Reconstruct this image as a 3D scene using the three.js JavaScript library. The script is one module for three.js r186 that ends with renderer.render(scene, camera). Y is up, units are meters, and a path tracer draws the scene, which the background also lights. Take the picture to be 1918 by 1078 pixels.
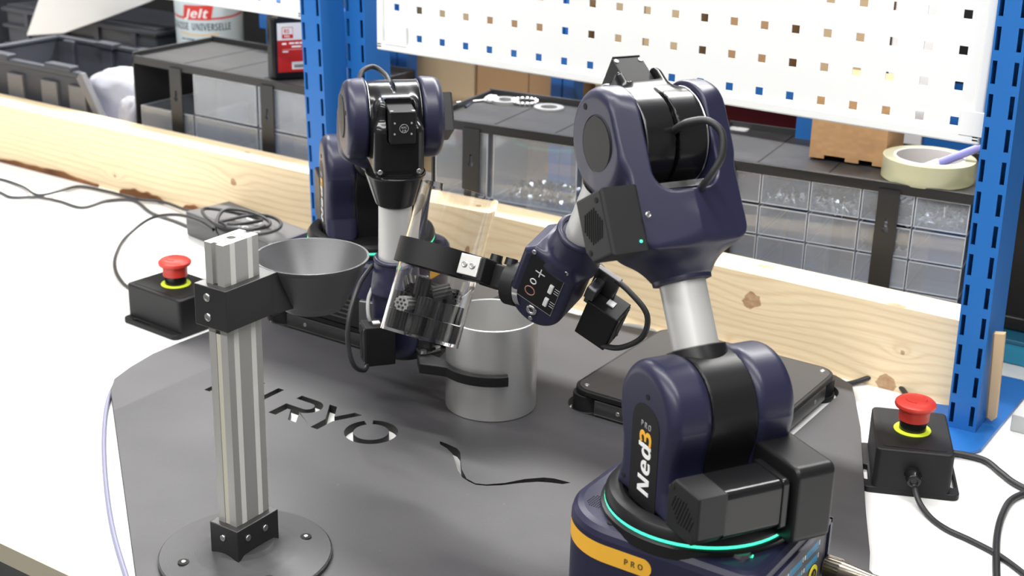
import * as THREE from 'three';
import { RoundedBoxGeometry } from 'three/addons/geometries/RoundedBoxGeometry.js';
import { mergeGeometries, toCreasedNormals } from 'three/addons/utils/BufferGeometryUtils.js';
import { FontLoader } from 'three/addons/loaders/FontLoader.js';
import { TextGeometry } from 'three/addons/geometries/TextGeometry.js';
import { RectAreaLightUniformsLib } from 'three/addons/lights/RectAreaLightUniformsLib.js';

// ---------------------------------------------------------------- camera, light, exposure
const scene = new THREE.Scene();
scene.background = new THREE.Color(0.02, 0.02, 0.02);
const FPX = 2662.78, CAM = new THREE.Vector3(1.1542, 0.69553, 1.51088);
const camera = new THREE.PerspectiveCamera(2 * Math.atan(539 / FPX) * 180 / Math.PI, 1918 / 1078, 0.05, 30);
camera.position.copy(CAM);
camera.rotation.set(-0.353662, 0.582506, 0.025588, 'YXZ');
camera.updateMatrixWorld(true);
camera.focus = 1.36;
camera.userData.fStop = 9;
const renderer = new THREE.WebGLRenderer();
renderer.toneMapping = THREE.LinearToneMapping;
renderer.toneMappingExposure = 1.42;
renderer.shadowMap.enabled = true;
RectAreaLightUniformsLib.init();
const CEIL = 1.95, FLOOR = -0.78;
// ceiling luminaires, long side along x: [x, z, length, width, brightness]
const LUMINAIRES = [[-0.7, -1.0, 3.4, 0.16, 64], [-1.9, -1.95, 3.0, 0.16, 80], [0.3, 0.75, 3.4, 0.14, 27], [0.3, 2.3, 3.4, 0.14, 34]];

// ---------------------------------------------------------------- pixel helpers (photograph 1918 x 1078)
const CR = new THREE.Matrix3().setFromMatrix4(camera.matrixWorld);
const V = (x, y, z) => new THREE.Vector3(x, y, z);
const ray = (u, v) => V((u - 959) / FPX, -(v - 539) / FPX, -1).applyMatrix3(CR);
const onY = (u, v, y) => { const d = ray(u, v); return d.multiplyScalar((y - CAM.y) / d.y).add(CAM); };
const onZ = (u, v, z) => { const d = ray(u, v); return d.multiplyScalar((z - CAM.z) / d.z).add(CAM); };
const atD = (u, v, D) => ray(u, v).multiplyScalar(D).add(CAM);

// ---------------------------------------------------------------- helpers
let seed = 12345;
const rnd = () => { seed = (seed * 1664525 + 1013904223) >>> 0; return seed / 4294967296; };
const rr = (a, b) => a + (b - a) * rnd();
const names = new Map();
function numbered(n) { const k = names.get(n) || 0; names.set(n, k + 1); return k ? n + '_' + String(k).padStart(3, '0') : n; }
function tf(g, x = 0, y = 0, z = 0, rx = 0, ry = 0, rz = 0) {
  if (rx) g.rotateX(rx); if (ry) g.rotateY(ry); if (rz) g.rotateZ(rz);
  if (x || y || z) g.translate(x, y, z); return g;
}
function box(w, h, d, x = 0, y = 0, z = 0, r = 0) { return tf(r ? new RoundedBoxGeometry(w, h, d, 3, Math.min(r, w / 2.01, h / 2.01, d / 2.01)) : new THREE.BoxGeometry(w, h, d), x, y, z); }
function cyl(r0, r1, h, ax, x = 0, y = 0, z = 0, seg = 32, open = false) {   // r0 at the + end of the axis
  const g = new THREE.CylinderGeometry(r0, r1, h, seg, 1, open);
  if (ax === 'x') g.rotateZ(-Math.PI / 2); if (ax === 'z') g.rotateX(Math.PI / 2);
  return tf(g, x, y, z);
}
function lathe(pts, seg = 64, crease = 0.6) { return toCreasedNormals(new THREE.LatheGeometry(pts.map(p => new THREE.Vector2(p[0] * 2000, p[1] * 2000)), seg), crease).scale(1 / 2000, 1 / 2000, 1 / 2000); }
function torus(R, r, ax, x = 0, y = 0, z = 0, seg = 48, arc = Math.PI * 2) {
  const g = new THREE.TorusGeometry(R, r, 10, seg, arc);
  if (ax === 'y') g.rotateX(Math.PI / 2); if (ax === 'x') g.rotateY(Math.PI / 2);
  return tf(g, x, y, z);
}
function tube(pts, r, n = 80, seg = 10, closed = false) { return new THREE.TubeGeometry(new THREE.CatmullRomCurve3(pts, closed, 'centripetal'), n, r, seg, closed); }
function poly(pts) { const s = new THREE.Shape(); pts.forEach((p, i) => i ? s.lineTo(p[0], p[1]) : s.moveTo(p[0], p[1])); s.closePath(); return s; }
function rrect(w, h, r, cx = 0, cy = 0) {
  const s = new THREE.Shape(), a = w / 2, b = h / 2; r = Math.min(r, a, b);
  s.moveTo(cx - a + r, cy - b); s.lineTo(cx + a - r, cy - b); s.absarc(cx + a - r, cy - b + r, r, -Math.PI / 2, 0, false);
  s.lineTo(cx + a, cy + b - r); s.absarc(cx + a - r, cy + b - r, r, 0, Math.PI / 2, false);
  s.lineTo(cx - a + r, cy + b); s.absarc(cx - a + r, cy + b - r, r, Math.PI / 2, Math.PI, false);
  s.lineTo(cx - a, cy - b + r); s.absarc(cx - a + r, cy - b + r, r, Math.PI, Math.PI * 1.5, false); return s;
}
function ext(shape, depth, bevel = 0, seg = 8) {
  const g = new THREE.ExtrudeGeometry(shape, { depth: depth - 2 * bevel, bevelEnabled: bevel > 0, bevelThickness: bevel, bevelSize: bevel, bevelOffset: -bevel, bevelSegments: 3, curveSegments: seg });
  return bevel ? g.translate(0, 0, bevel) : g;
}
function flat(shape, depth, y0 = 0, bevel = 0, seg = 8) { return tf(ext(shape, depth, bevel, seg), 0, y0, 0, -Math.PI / 2); }  // shape (x, -z), thickness upwards
function merge(list) {
  const l = list.map(g => { const n = g.index ? g.toNonIndexed() : g; for (const k of Object.keys(n.attributes)) if (!['position', 'normal', 'uv'].includes(k)) n.deleteAttribute(k); n.morphAttributes = {}; n.clearGroups(); return n; });
  return mergeGeometries(l);
}
function mesh(name, geo, m, parent = scene) {
  const o = new THREE.Mesh(Array.isArray(geo) ? (geo.length > 1 ? merge(geo) : geo[0]) : geo, m);
  o.name = parent === scene ? numbered(name) : name; o.castShadow = o.receiveShadow = true; parent.add(o); return o;
}
function thing(name, label, category, pos = [0, 0, 0], ry = 0, group) {
  const o = new THREE.Group(); o.name = numbered(name); o.position.set(...pos); o.rotation.y = ry;
  o.userData = { label, category }; if (group) o.userData.group = group; scene.add(o); return o;
}
function tag(o, label, category, group, kind) { o.userData = { label, category }; if (group) o.userData.group = group; if (kind) o.userData.kind = kind; return o; }
function struct(name, geo, m, label, category) { const o = mesh(name, geo, m); o.userData = { kind: 'structure', label, category }; return o; }
function frame(o, origin, X, Y, Z) { o.matrix.makeBasis(X, Y, Z).setPosition(origin); o.matrix.decompose(o.position, o.quaternion, o.scale); return o; }

// signed-distance modelling: surface nets on a grid
const S = {
  rbox(p, c, h, r) { const x = Math.abs(p[0] - c[0]) - h[0] + r, y = Math.abs(p[1] - c[1]) - h[1] + r, z = Math.abs(p[2] - c[2]) - h[2] + r; return Math.hypot(Math.max(x, 0), Math.max(y, 0), Math.max(z, 0)) + Math.min(Math.max(x, y, z), 0) - r; },
  cz(p, cx, cy, R, z0, z1, r) { const a = Math.hypot(p[0] - cx, p[1] - cy) - R + r, b = Math.abs(p[2] - (z0 + z1) / 2) - (z1 - z0) / 2 + r; return Math.hypot(Math.max(a, 0), Math.max(b, 0)) + Math.min(Math.max(a, b), 0) - r; },
  ex2(d, z, h, r) { const a = d + r, b = Math.abs(z) - h + r; return Math.hypot(Math.max(a, 0), Math.max(b, 0)) + Math.min(Math.max(a, b), 0) - r; },
  cone(p, o, ax, a0, r0, a1, r1, r) { const t = p[ax] - o[ax], i = (ax + 1) % 3, j = (ax + 2) % 3, k = Math.max(0, Math.min(1, (t - a0) / (a1 - a0))), a = (Math.hypot(p[i] - o[i], p[j] - o[j]) - (r0 + (r1 - r0) * k)) * 0.9 + r, b = Math.abs(t - (a0 + a1) / 2) - (a1 - a0) / 2 + r; return Math.hypot(Math.max(a, 0), Math.max(b, 0)) + Math.min(Math.max(a, b), 0) - r; },
  u(a, b, k) { const h = Math.max(k - Math.abs(a - b), 0) / k; return Math.min(a, b) - h * h * k * 0.25; },
  i(a, b, k) { return -S.u(-a, -b, k); },
};
function sdf(f, mn, mx, c) {
  const n = [0, 1, 2].map(i => Math.ceil((mx[i] - mn[i]) / c) + 1), N = n[0] * n[1] * n[2], v = new Float32Array(N), id = new Int32Array(N).fill(-1);
  const I = (i, j, k) => i + n[0] * (j + n[1] * k), P = [0, 0, 0];
  for (let k = 0; k < n[2]; k++) for (let j = 0; j < n[1]; j++) for (let i = 0; i < n[0]; i++) { P[0] = mn[0] + i * c; P[1] = mn[1] + j * c; P[2] = mn[2] + k * c; v[I(i, j, k)] = f(P); }
  const pos = [], idx = [];
  for (let k = 0; k < n[2] - 1; k++) for (let j = 0; j < n[1] - 1; j++) for (let i = 0; i < n[0] - 1; i++) {
    let x = 0, y = 0, z = 0, m = 0, any = 0;
    for (let q = 0; q < 8; q++) any |= v[I(i + (q & 1), j + (q >> 1 & 1), k + (q >> 2))] < 0 ? 1 : 2;
    if (any !== 3) continue;
    for (let a = 0; a < 3; a++) for (let q = 0; q < 8; q++) if (!(q >> a & 1)) {
      const b = q | 1 << a, va = v[I(i + (q & 1), j + (q >> 1 & 1), k + (q >> 2))], vb = v[I(i + (b & 1), j + (b >> 1 & 1), k + (b >> 2))];
      if ((va < 0) !== (vb < 0)) { const t = va / (va - vb); x += (q & 1) + (a === 0 ? t : 0); y += (q >> 1 & 1) + (a === 1 ? t : 0); z += (q >> 2) + (a === 2 ? t : 0); m++; }
    }
    id[I(i, j, k)] = pos.length / 3; pos.push(mn[0] + (i + x / m) * c, mn[1] + (j + y / m) * c, mn[2] + (k + z / m) * c);
  }
  for (let k = 1; k < n[2] - 1; k++) for (let j = 1; j < n[1] - 1; j++) for (let i = 1; i < n[0] - 1; i++) {
    const s = v[I(i, j, k)] < 0;
    const quad = (a, b, cc, d) => { if (s) idx.push(a, b, cc, a, cc, d); else idx.push(a, cc, b, a, d, cc); };
    if (s !== v[I(i + 1, j, k)] < 0) quad(id[I(i, j - 1, k - 1)], id[I(i, j, k - 1)], id[I(i, j, k)], id[I(i, j - 1, k)]);
    if (s !== v[I(i, j + 1, k)] < 0) quad(id[I(i - 1, j, k - 1)], id[I(i - 1, j, k)], id[I(i, j, k)], id[I(i, j, k - 1)]);
    if (s !== v[I(i, j, k + 1)] < 0) quad(id[I(i - 1, j - 1, k)], id[I(i, j - 1, k)], id[I(i, j, k)], id[I(i - 1, j, k)]);
  }
  const nor = new Float32Array(pos.length), uv = new Float32Array(pos.length / 3 * 2), e = c * 0.35;
  for (let q = 0; q < pos.length; q += 3) {
    const g = [0, 1, 2].map(a => { const A = [pos[q], pos[q + 1], pos[q + 2]], B = A.slice(); A[a] += e; B[a] -= e; return f(A) - f(B); });
    const l = Math.hypot(...g) || 1; for (let a = 0; a < 3; a++) nor[q + a] = g[a] / l;
    uv[q / 3 * 2] = pos[q] + pos[q + 2]; uv[q / 3 * 2 + 1] = pos[q + 1];
  }
  const g = new THREE.BufferGeometry(); g.setAttribute('position', new THREE.Float32BufferAttribute(pos, 3)); g.setAttribute('normal', new THREE.BufferAttribute(nor, 3)); g.setAttribute('uv', new THREE.BufferAttribute(uv, 2)); g.setIndex(idx); return g;
}

// ---------------------------------------------------------------- textures and materials
function h2(x, y, s = 0) { let h = (x * 374761393 + y * 668265263 + s * 974711) | 0; h = Math.imul(h ^ (h >>> 13), 1274126177); return ((h ^ (h >>> 16)) >>> 0) / 4294967296; }
function vn(x, y, s = 0) { const i = Math.floor(x), j = Math.floor(y), a = x - i, b = y - j, u = a * a * (3 - 2 * a), w = b * b * (3 - 2 * b); return (h2(i, j, s) * (1 - u) + h2(i + 1, j, s) * u) * (1 - w) + (h2(i, j + 1, s) * (1 - u) + h2(i + 1, j + 1, s) * u) * w; }
const fbm = (x, y, s = 0) => vn(x, y, s) * 0.55 + vn(x * 2.1, y * 2.1, s + 1) * 0.28 + vn(x * 4.3, y * 4.3, s + 2) * 0.17;
function dtex(w, h, fn, srgb = true) {
  const d = new Uint8Array(w * h * 4);
  for (let j = 0; j < h; j++) for (let i = 0; i < w; i++) { const c = fn((i + 0.5) / w, (j + 0.5) / h, i, j), q = (j * w + i) * 4; for (let k = 0; k < 3; k++) d[q + k] = Math.max(0, Math.min(255, Array.isArray(c) ? c[k] : c)); d[q + 3] = 255; }
  const t = new THREE.DataTexture(d, w, h); t.magFilter = THREE.LinearFilter; t.minFilter = THREE.LinearMipmapLinearFilter; t.generateMipmaps = true; t.wrapS = t.wrapT = THREE.RepeatWrapping; if (srgb) t.colorSpace = THREE.SRGBColorSpace; t.needsUpdate = true; return t;
}
function ctex(w, h, draw) { const c = document.createElement('canvas'); c.width = w; c.height = h; const g = c.getContext('2d'); draw(g, w, h); const t = new THREE.CanvasTexture(c); t.colorSpace = THREE.SRGBColorSpace; t.anisotropy = 4; return t; }
const std = (color, roughness = 0.5, metalness = 0, o = {}) => new THREE.MeshStandardMaterial({ color, roughness, metalness, ...o });
const phy = (color, roughness, o = {}) => new THREE.MeshPhysicalMaterial({ color, roughness, ...o });
const lin = (r, g, b) => new THREE.Color().setRGB(r, g, b);
const speck = dtex(256, 256, (u, v, i, j) => 120 + 30 * fbm(u * 9, v * 9, 4) + 100 * h2(i, j, 3), false);
const M = {
  navy: phy(lin(0.0155, 0.0155, 0.043), 0.4, { clearcoat: 0.15, clearcoatRoughness: 0.25, specularIntensity: 0.8 }),
  black: phy(lin(0.010, 0.010, 0.011), 0.36, { specularIntensity: 0.6 }),
  blackMatte: phy(lin(0.010, 0.010, 0.011), 0.5, { specularIntensity: 0.6 }),
  blackGloss: phy(lin(0.009, 0.009, 0.010), 0.22, { specularIntensity: 0.8 }),
  cable: std(lin(0.018, 0.018, 0.02), 0.45),
  darkGrey: phy(lin(0.017, 0.017, 0.0185), 0.46, { specularIntensity: 0.6 }),
  alu: std(lin(0.62, 0.62, 0.6), 0.38, 0.75),
  aluTube: std(lin(0.56, 0.56, 0.55), 0.42, 0.35),
  steel: std(lin(0.7, 0.7, 0.7), 0.22, 1),
  screw: std(lin(0.55, 0.55, 0.54), 0.3, 1),
  plateSteel: std(lin(0.16, 0.16, 0.165), 0.35, 0.9),
  blue: std(lin(0.017, 0.135, 0.43), 0.36),
  red: std(lin(0.6, 0.042, 0.028), 0.42),
  lime: std(lin(0.66, 0.8, 0.03), 0.5),
  white: std(lin(0.82, 0.82, 0.82), 0.5),
  peg: std(lin(0.78, 0.79, 0.79), 0.42),
  card: std(lin(0.42, 0.25, 0.12), 0.85),
  cardPale: std(lin(0.52, 0.38, 0.22), 0.85),
  yellow: std(lin(0.85, 0.45, 0.04), 0.45),
  whiteInk: std(lin(0.85, 0.85, 0.85), 0.5), greyInk: std(lin(0.35, 0.35, 0.36), 0.5),
  cyanInk: std(lin(0.02, 0.42, 0.68), 0.5),
  green: std(lin(0.02, 0.3, 0.16), 0.4, 0, { emissive: lin(0.06, 0.9, 0.5), emissiveIntensity: 1.1 }),
  acrylic: phy(lin(0.98, 0.98, 0.98), 0.015, { transmission: 1, thickness: 0.002, ior: 1.49 }),
  drawer: phy(lin(0.93, 0.96, 1.0), 0.05, { transmission: 0.85, thickness: 0, ior: 1.45 }),
  tapeClear: phy(lin(0.86, 0.85, 0.62), 0.25, { transmission: 0.45, thickness: 0 }),
  bag: phy(lin(0.86, 0.87, 0.95), 0.3, { transmission: 0.35, thickness: 0 }),
  crate: std(lin(0.055, 0.06, 0.075), 0.55),
};

// ================================================================ the room
{
  const wallM = std(lin(0.3, 0.3, 0.3), 0.8), floorM = std(lin(0.12, 0.12, 0.12), 0.6), ceilM = std(lin(0.3, 0.3, 0.3), 0.9);
  const X0 = -3.6, X1 = 3.4, Z0 = -2.4, Z1 = 3.6, H = CEIL - FLOOR, t = 0.1;
  struct('floor', box(X1 - X0, t, Z1 - Z0, (X0 + X1) / 2, FLOOR - t / 2, (Z0 + Z1) / 2), floorM, 'grey workshop floor', 'floor');
  struct('ceiling', box(X1 - X0, t, Z1 - Z0, (X0 + X1) / 2, CEIL + t / 2, (Z0 + Z1) / 2), ceilM, 'white workshop ceiling', 'ceiling');
  struct('wall_back', box(X1 - X0, H, t, (X0 + X1) / 2, (CEIL + FLOOR) / 2, Z0 - t / 2), wallM, 'pale wall behind the workbench', 'wall');
  struct('wall_front', box(X1 - X0, H, t, (X0 + X1) / 2, (CEIL + FLOOR) / 2, Z1 + t / 2), wallM, 'pale wall facing the workbench', 'wall');
  struct('wall_left', box(t, H, Z1 - Z0, X0 - t / 2, (CEIL + FLOOR) / 2, (Z0 + Z1) / 2), wallM, 'pale wall at the left end of the workshop', 'wall');
  struct('wall_right', box(t, H, Z1 - Z0, X1 + t / 2, (CEIL + FLOOR) / 2, (Z0 + Z1) / 2), wallM, 'pale wall at the right end of the workshop', 'wall');
  const housing = std(lin(0.8, 0.8, 0.8), 0.5), glow = std(lin(0.9, 0.9, 0.9), 0.5, 0, { emissive: lin(1, 0.985, 0.96), emissiveIntensity: 4 });
  const LL = ['long white ceiling luminaire hanging behind the perforated panel', 'long white ceiling luminaire near the back wall of the workshop', 'long white ceiling luminaire hanging above the workbench', 'long white ceiling luminaire hanging near the front wall'];
  for (const [k, [x, z, L, W, I]] of LUMINAIRES.entries()) {
    const o = thing('ceiling_light', LL[k], 'ceiling light', [x, CEIL - 0.06, z], 0, 'linear ceiling lights');
    mesh('housing', box(L + 0.04, 0.06, W + 0.04, 0, 0.03, 0, 0.006), housing, o);
    mesh('diffuser', box(L, 0.008, W, 0, -0.004, 0), glow, o);
    const l = new THREE.RectAreaLight(new THREE.Color(1, 0.985, 0.96), I, L, W);
    l.position.set(x, CEIL - 0.072, z); l.rotation.x = -Math.PI / 2; l.castShadow = true; scene.add(l);
  }
}

// ================================================================ workbench table
const MATY = 0.010;
{
  const grime = dtex(1024, 1024, (u, v) => { const a = fbm(u * 7, v * 7, 31), b = fbm(u * 60, v * 60, 37), s = vn(u * 330, v * 330, 41) > 0.985 ? 40 : 0; const k = 236 - 10 * Math.max(0, a - 0.55) - 5 * b - s; return [k, k, k - 1]; });
  const o = thing('workbench', 'white laminate workbench top with a beige front edge', 'workbench');
  mesh('worktop', box(3.6, 0.022, 1.5, -0.4, -0.011, 0.05, 0.0012), std(0xffffff, 0.38, 0, { map: grime }), o);
  mesh('front_edge', box(3.6, 0.0205, 0.0012, -0.4, -0.0112, 0.8004), std(lin(0.42, 0.38, 0.29), 0.6), o);
  for (const x of [-2.0, -0.4, 1.25]) for (const z of [-0.6, 0.68]) mesh('leg', box(0.05, -FLOOR - 0.022, 0.05, x, (FLOOR - 0.022) / 2, z), M.blue, o);
  mesh('apron', box(3.3, 0.06, 0.03, -0.4, -0.053, 0.66), M.blackMatte, o);
}
{
  // dark plate with cut-out lettering, the shape (x, -z) is in metres
  const q = ([u, v]) => { const P = onY(u, v, MATY); return [P.x, -P.z]; };
  const outline = [[-0.045, -0.522], [-0.066, -0.498], [-0.0774, -0.464], [-0.0865, -0.42], [-0.0873, -0.376], [-0.084, -0.30], [-0.09, -0.11], [-0.06, 0.01], [0.30, 0.008], [0.3694, 0.0185], [0.59, 0.026], [0.6133, 0.0269], [0.64, 0.012], [0.6575, -0.0228], [0.6916, -0.0948], [0.7671, -0.2781], [0.7972, -0.3475], [0.808, -0.378], [0.86, -0.42], [0.885, -0.48], [0.885, -0.7], [0.85, -0.785], [0.288, -0.785]];
  const s = poly(outline), T = (X, Y) => [0.140 + X / 1000, -0.458 + Y / 1000];
  const hole = pts => s.holes.push(poly(pts));
  hole([[-101, 0], [-101, 56], [-92, 56], [-66, 17], [-66, 56], [-57, 56], [-57, 0], [-66, 0], [-92, 39], [-92, 0]].map(p => T(...p)));
  hole([[-36, 0], [-36, 55], [-26.5, 55], [-26.5, 0]].map(p => T(...p)));
  const arc = (cx, cy, r, a0, a1, n = 14) => Array.from({ length: n + 1 }, (_, i) => { const a = (a0 + (a1 - a0) * i / n) * Math.PI / 180; return [cx + r * Math.cos(a), cy + r * Math.sin(a)]; });
  hole([[0, 0], [10, 0], [10, 20], [15, 20], [30, -1], [41, -1], [27, 20.7], ...arc(24, 37.5, 17.5, -80, 90), [0, 55], [0, 46], ...arc(24, 37.5, 8.5, 90, -90), [0, 29]].map(p => T(...p)));
  hole([[62, 0], [71.5, 0], [71.5, 25], [88, 56], [77.5, 56], [66, 34.5], [51.5, 56], [41, 56], [62, 25]].map(p => T(...p)));
  hole([...arc(122.5, 29.5, 29, -216, 124, 40), ...arc(122.5, 29.5, 19.5, 124, -216, 40)].map(p => T(...p)));
  const zz = (x, y) => [800 + x / 6.85, 810 + y / 6.85];
  hole([[160, 105], [260, 140], [390, 200], [430, 250], [437, 350], [450, 470], [510, 585], [620, 645], [760, 660], [1000, 640], [1250, 590], [1500, 570], [1640, 585], [1850, 640], [1740, 660], [1580, 640], [1420, 630], [1200, 645], [950, 675], [760, 682], [620, 668], [520, 620], [450, 575], [390, 480], [345, 340], [320, 270], [250, 200], [160, 145]].map(p => q(zz(...p))));
  const cut = new THREE.Path(), cs = rrect(0.248, 0.248, 0.03, 0.514, -0.125); cut.setFromPoints(cs.getPoints(6)); s.holes.push(cut);
  const cut3 = new THREE.Path(); cut3.setFromPoints(rrect(0.248, 0.248, 0.03, 0.732, -0.546).getPoints(6)); s.holes.push(cut3);
  const cut2 = new THREE.Path(); cut2.setFromPoints(rrect(0.248, 0.248, 0.03, 0.058, -0.133).getPoints(6)); s.holes.push(cut2);
  const scuff = dtex(1024, 1024, (u, v, i, j) => { const a = fbm(u * 14, v * 14, 7), b = h2(i, j, 9), d = vn(u * 420, v * 420, 15) > 0.988 ? 26 : 0; const k = 60 + 8 * (a - 0.5) + 4 * (b - 0.5) + d; return [k, k - 1, k + 2]; });
  const m = std(0xffffff, 0.42, 0, { map: scuff, roughnessMap: dtex(256, 256, (u, v) => 150 + 60 * fbm(u * 8, v * 8, 19), false), bumpMap: speck, bumpScale: 0.00006 });
  m.roughness = 0.7;
  const o = mesh('cut_out_base_plate', flat(s, MATY, 0, 0.0004, 6), [m, std(lin(0.01, 0.01, 0.01), 0.6)]);
  tag(o, 'dark grey base plate with cut-out lettering and a wave, lying on the white worktop', 'base plate');
}

// ================================================================ wooden plank standing on edge
{
  const L = 2.432, x0 = -1.68, Hh = 0.107;
  const knots = [[437, 340, 0.006], [1408, 562, 0.011], [1660, 718, 0.012], [897, 478, 0.01], [1345, 640, 0.004], [1690, 660, 0.003], [215, 330, 0.003]].map(([u, v, r]) => { const P = onZ(u, v, -0.045); return [P.x, P.y, r]; });
  const wood = dtex(2048, 160, (u, v) => {
    const x = x0 + u * L, y = v * Hh; let t = y / 0.011 + 2.2 * fbm(x * 3.2, y * 9, 51), dark = 0;
    for (const [kx, ky, r] of knots) { const dx = (x - kx) * 0.5, dy = y - ky, d = Math.hypot(dx, dy), e = Math.hypot(x - kx, dy); t += 1.5 * Math.exp(-d * d / (r * r * 10)); const er = e * (0.8 + 0.5 * vn(x * 160, y * 160, 65)); if (er < r) dark = Math.max(dark, 0.35 + 0.35 * fbm(x * 220, y * 220, 66)); }
    const g = Math.pow(0.5 + 0.5 * Math.sin(t * 6.28), 3), f = fbm(x * 30, y * 700, 55), k = 1 - 0.045 * g - 0.07 * (f - 0.5) - 0.04 * fbm(x * 4, y * 30, 59);
    const c = [240 * k, 219 * k - 5 * g, 182 * k - 9 * g]; return dark ? [c[0] * (1 - dark * 0.45), c[1] * (1 - dark * 0.6), c[2] * (1 - dark * 0.7)] : c;
  });
  const o = thing('wooden_plank', 'long pale pine plank standing on edge along the back of the bench', 'plank', [x0 + L / 2, 0, -0.072]);
  mesh('plank_body', box(L, Hh, 0.054, 0, Hh / 2, 0), std(0xffffff, 0.7, 0, { map: wood, bumpMap: wood, bumpScale: 0.0006 }), o);
  const bark = std(0xffffff, 0.9, 0, { map: dtex(256, 64, (u, v) => { const k = fbm(u * 30, v * 8, 61); return [70 + 80 * k, 42 + 58 * k, 18 + 40 * k]; }) });
  for (const [a, b, h] of [[-0.985, -0.72, 0.012], [-0.665, -0.56, 0.016], [-0.515, -0.415, 0.014]]) {
    const n = 18, pts = [[a, 0]]; for (let i = 0; i <= n; i++) { const k = i / n; pts.push([a + (b - a) * k, Math.max(0.0015, h * Math.pow(Math.sin(Math.PI * (0.04 + 0.92 * k)), 0.5) * (0.55 + 0.5 * vn(i * 0.9, a * 10, 63)))]); } pts.push([b, 0]);
    mesh('bark_edge', tf(ext(poly(pts), 0.005, 0.001), -(x0 + L / 2), 0, 0.0262), bark, o);
  }
}

// ================================================================ blue slotted uprights
function slotPlate(w, h, pitch, y0, cols) {
  const s = poly([[0, 0], [w, 0], [w, h], [0, h]]);
  for (const c of cols) for (let y = y0; y + 0.024 < h - 0.004; y += pitch) s.holes.push(poly([[c - 0.0024, y], [c + 0.0024, y], [c + 0.0024, y + 0.0245], [c - 0.0024, y + 0.0245]]));
  return ext(s, 0.002);
}
function upright(label, x, z, w, d, h, lean, y0 = 0.004) {
  const o = thing('slotted_upright', label, 'upright', [x, 0, z], 0, 'blue slotted uprights of the bench frame'); o.rotation.z = lean;
  mesh('slotted_face', tf(slotPlate(w, h, 0.035, 0.006, [0.0045, w - 0.0058]), 0, y0, -0.002), M.blue, o);
  mesh('side_plate', box(0.002, h, d, w - 0.001, y0 + h / 2, -d / 2 - 0.002), M.blue, o);
  mesh('side_plate', box(0.002, h, d, 0.001, y0 + h / 2, -d / 2 - 0.002), M.blue, o);
  mesh('back_plate', box(w, h, 0.002, w / 2, y0 + h / 2, -d - 0.003), M.blue, o);
  return o;
}
{
  const o = upright('blue slotted steel upright with a foot plate, beside the red emergency button', 0.765, 0.02, 0.0325, 0.062, 1.5, 0.019);
  mesh('foot_plate', flat(poly([[-0.010, 0.185], [0.035, 0.185], [0.05, 0.17], [0.05, -0.035], [0.042, -0.053], [0.02, -0.055], [-0.03, -0.02], [-0.03, 0.055], [-0.010, 0.06]]), 0.004, 0, 0.0006), M.blue, o);
  mesh('foot_bolt', [cyl(0.006, 0.006, 0.005, 'y', -0.004, 0.0065, 0.03, 6)], M.screw, o);
  const a = upright('blue slotted steel upright with a blank side, beside the black bottle', -0.179, 0.02, 0.037, 0.046, 1.5, 0.036);
  mesh('foot_plate', flat(poly([[-0.008, 0.06], [0.05, 0.06], [0.05, -0.03], [-0.008, -0.03]]), 0.004, 0, 0.0006), M.blue, a);
  const l = onZ(645, 20, -0.03).x, r = onZ(681, 20, -0.03).x;
  const b = upright('blue slotted steel upright carrying the left end of the perforated panel', l + 0.012, -0.03, r - l, 0.05, 1.35, 0.03, 0.112);
  mesh('foot_bracket', box(0.05, 0.004, 0.045, 0.016, 0.1095, -0.035), M.blue, b);
}

// ================================================================ perforated panels
function pegboard(label, x0, x1, y0, y1, gx, gy, skip) {
  const o = thing('perforated_panel', label, 'perforated panel', [0, 0, 0]);
  const s = poly([[x0, y0], [x1, y0], [x1, y1], [x0, y1]]), h = 0.0047;
  for (let x = gx; x < x1 - 0.018; x += 0.038) for (let y = gy; y < y1 - 0.02; y += 0.038) { if (skip(x, y)) continue; s.holes.push(poly([[x - h, y - h], [x + h, y - h], [x + h, y + h], [x - h, y + h]])); }
  mesh('perforated_sheet', tf(ext(s, 0.0015), 0, 0, -0.0015), M.peg, o);
  mesh('bottom_hem', box(x1 - x0, 0.012, 0.016, (x0 + x1) / 2, y0 + 0.0055, -0.0045, 0.0025), M.peg, o);
  mesh('top_hem', box(x1 - x0, 0.012, 0.016, (x0 + x1) / 2, y1 - 0.006, -0.0045, 0.0025), M.peg, o);
  mesh('side_hem', box(0.011, y1 - y0, 0.016, x0 + 0.0055, (y0 + y1) / 2, -0.0045, 0.0025), M.peg, o);
  mesh('side_hem', box(0.011, y1 - y0, 0.016, x1 - 0.0055, (y0 + y1) / 2, -0.0045, 0.0025), M.peg, o);
  return o;
}
{
  const o = pegboard('white perforated steel panel with square holes behind the robot arms', -0.0705, 0.753, 0.3245, 0.51, -0.038, 0.346, (x, y) => (x < -0.02 && y < 0.35) || (x > 0.735 && y < 0.35));
  mesh('hook_cover', box(0.036, 0.027, 0.004, -0.037, 0.3465, 0.0022, 0.001), M.peg, o);
  mesh('hook_cover', box(0.026, 0.027, 0.004, 0.742, 0.3465, 0.0022, 0.001), M.peg, o);
  pegboard('white perforated steel panel between the bench uprights, above the black bottle', -1.05, -0.203, 0.349, 0.515, -1.012, 0.371, () => false);
}

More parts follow.
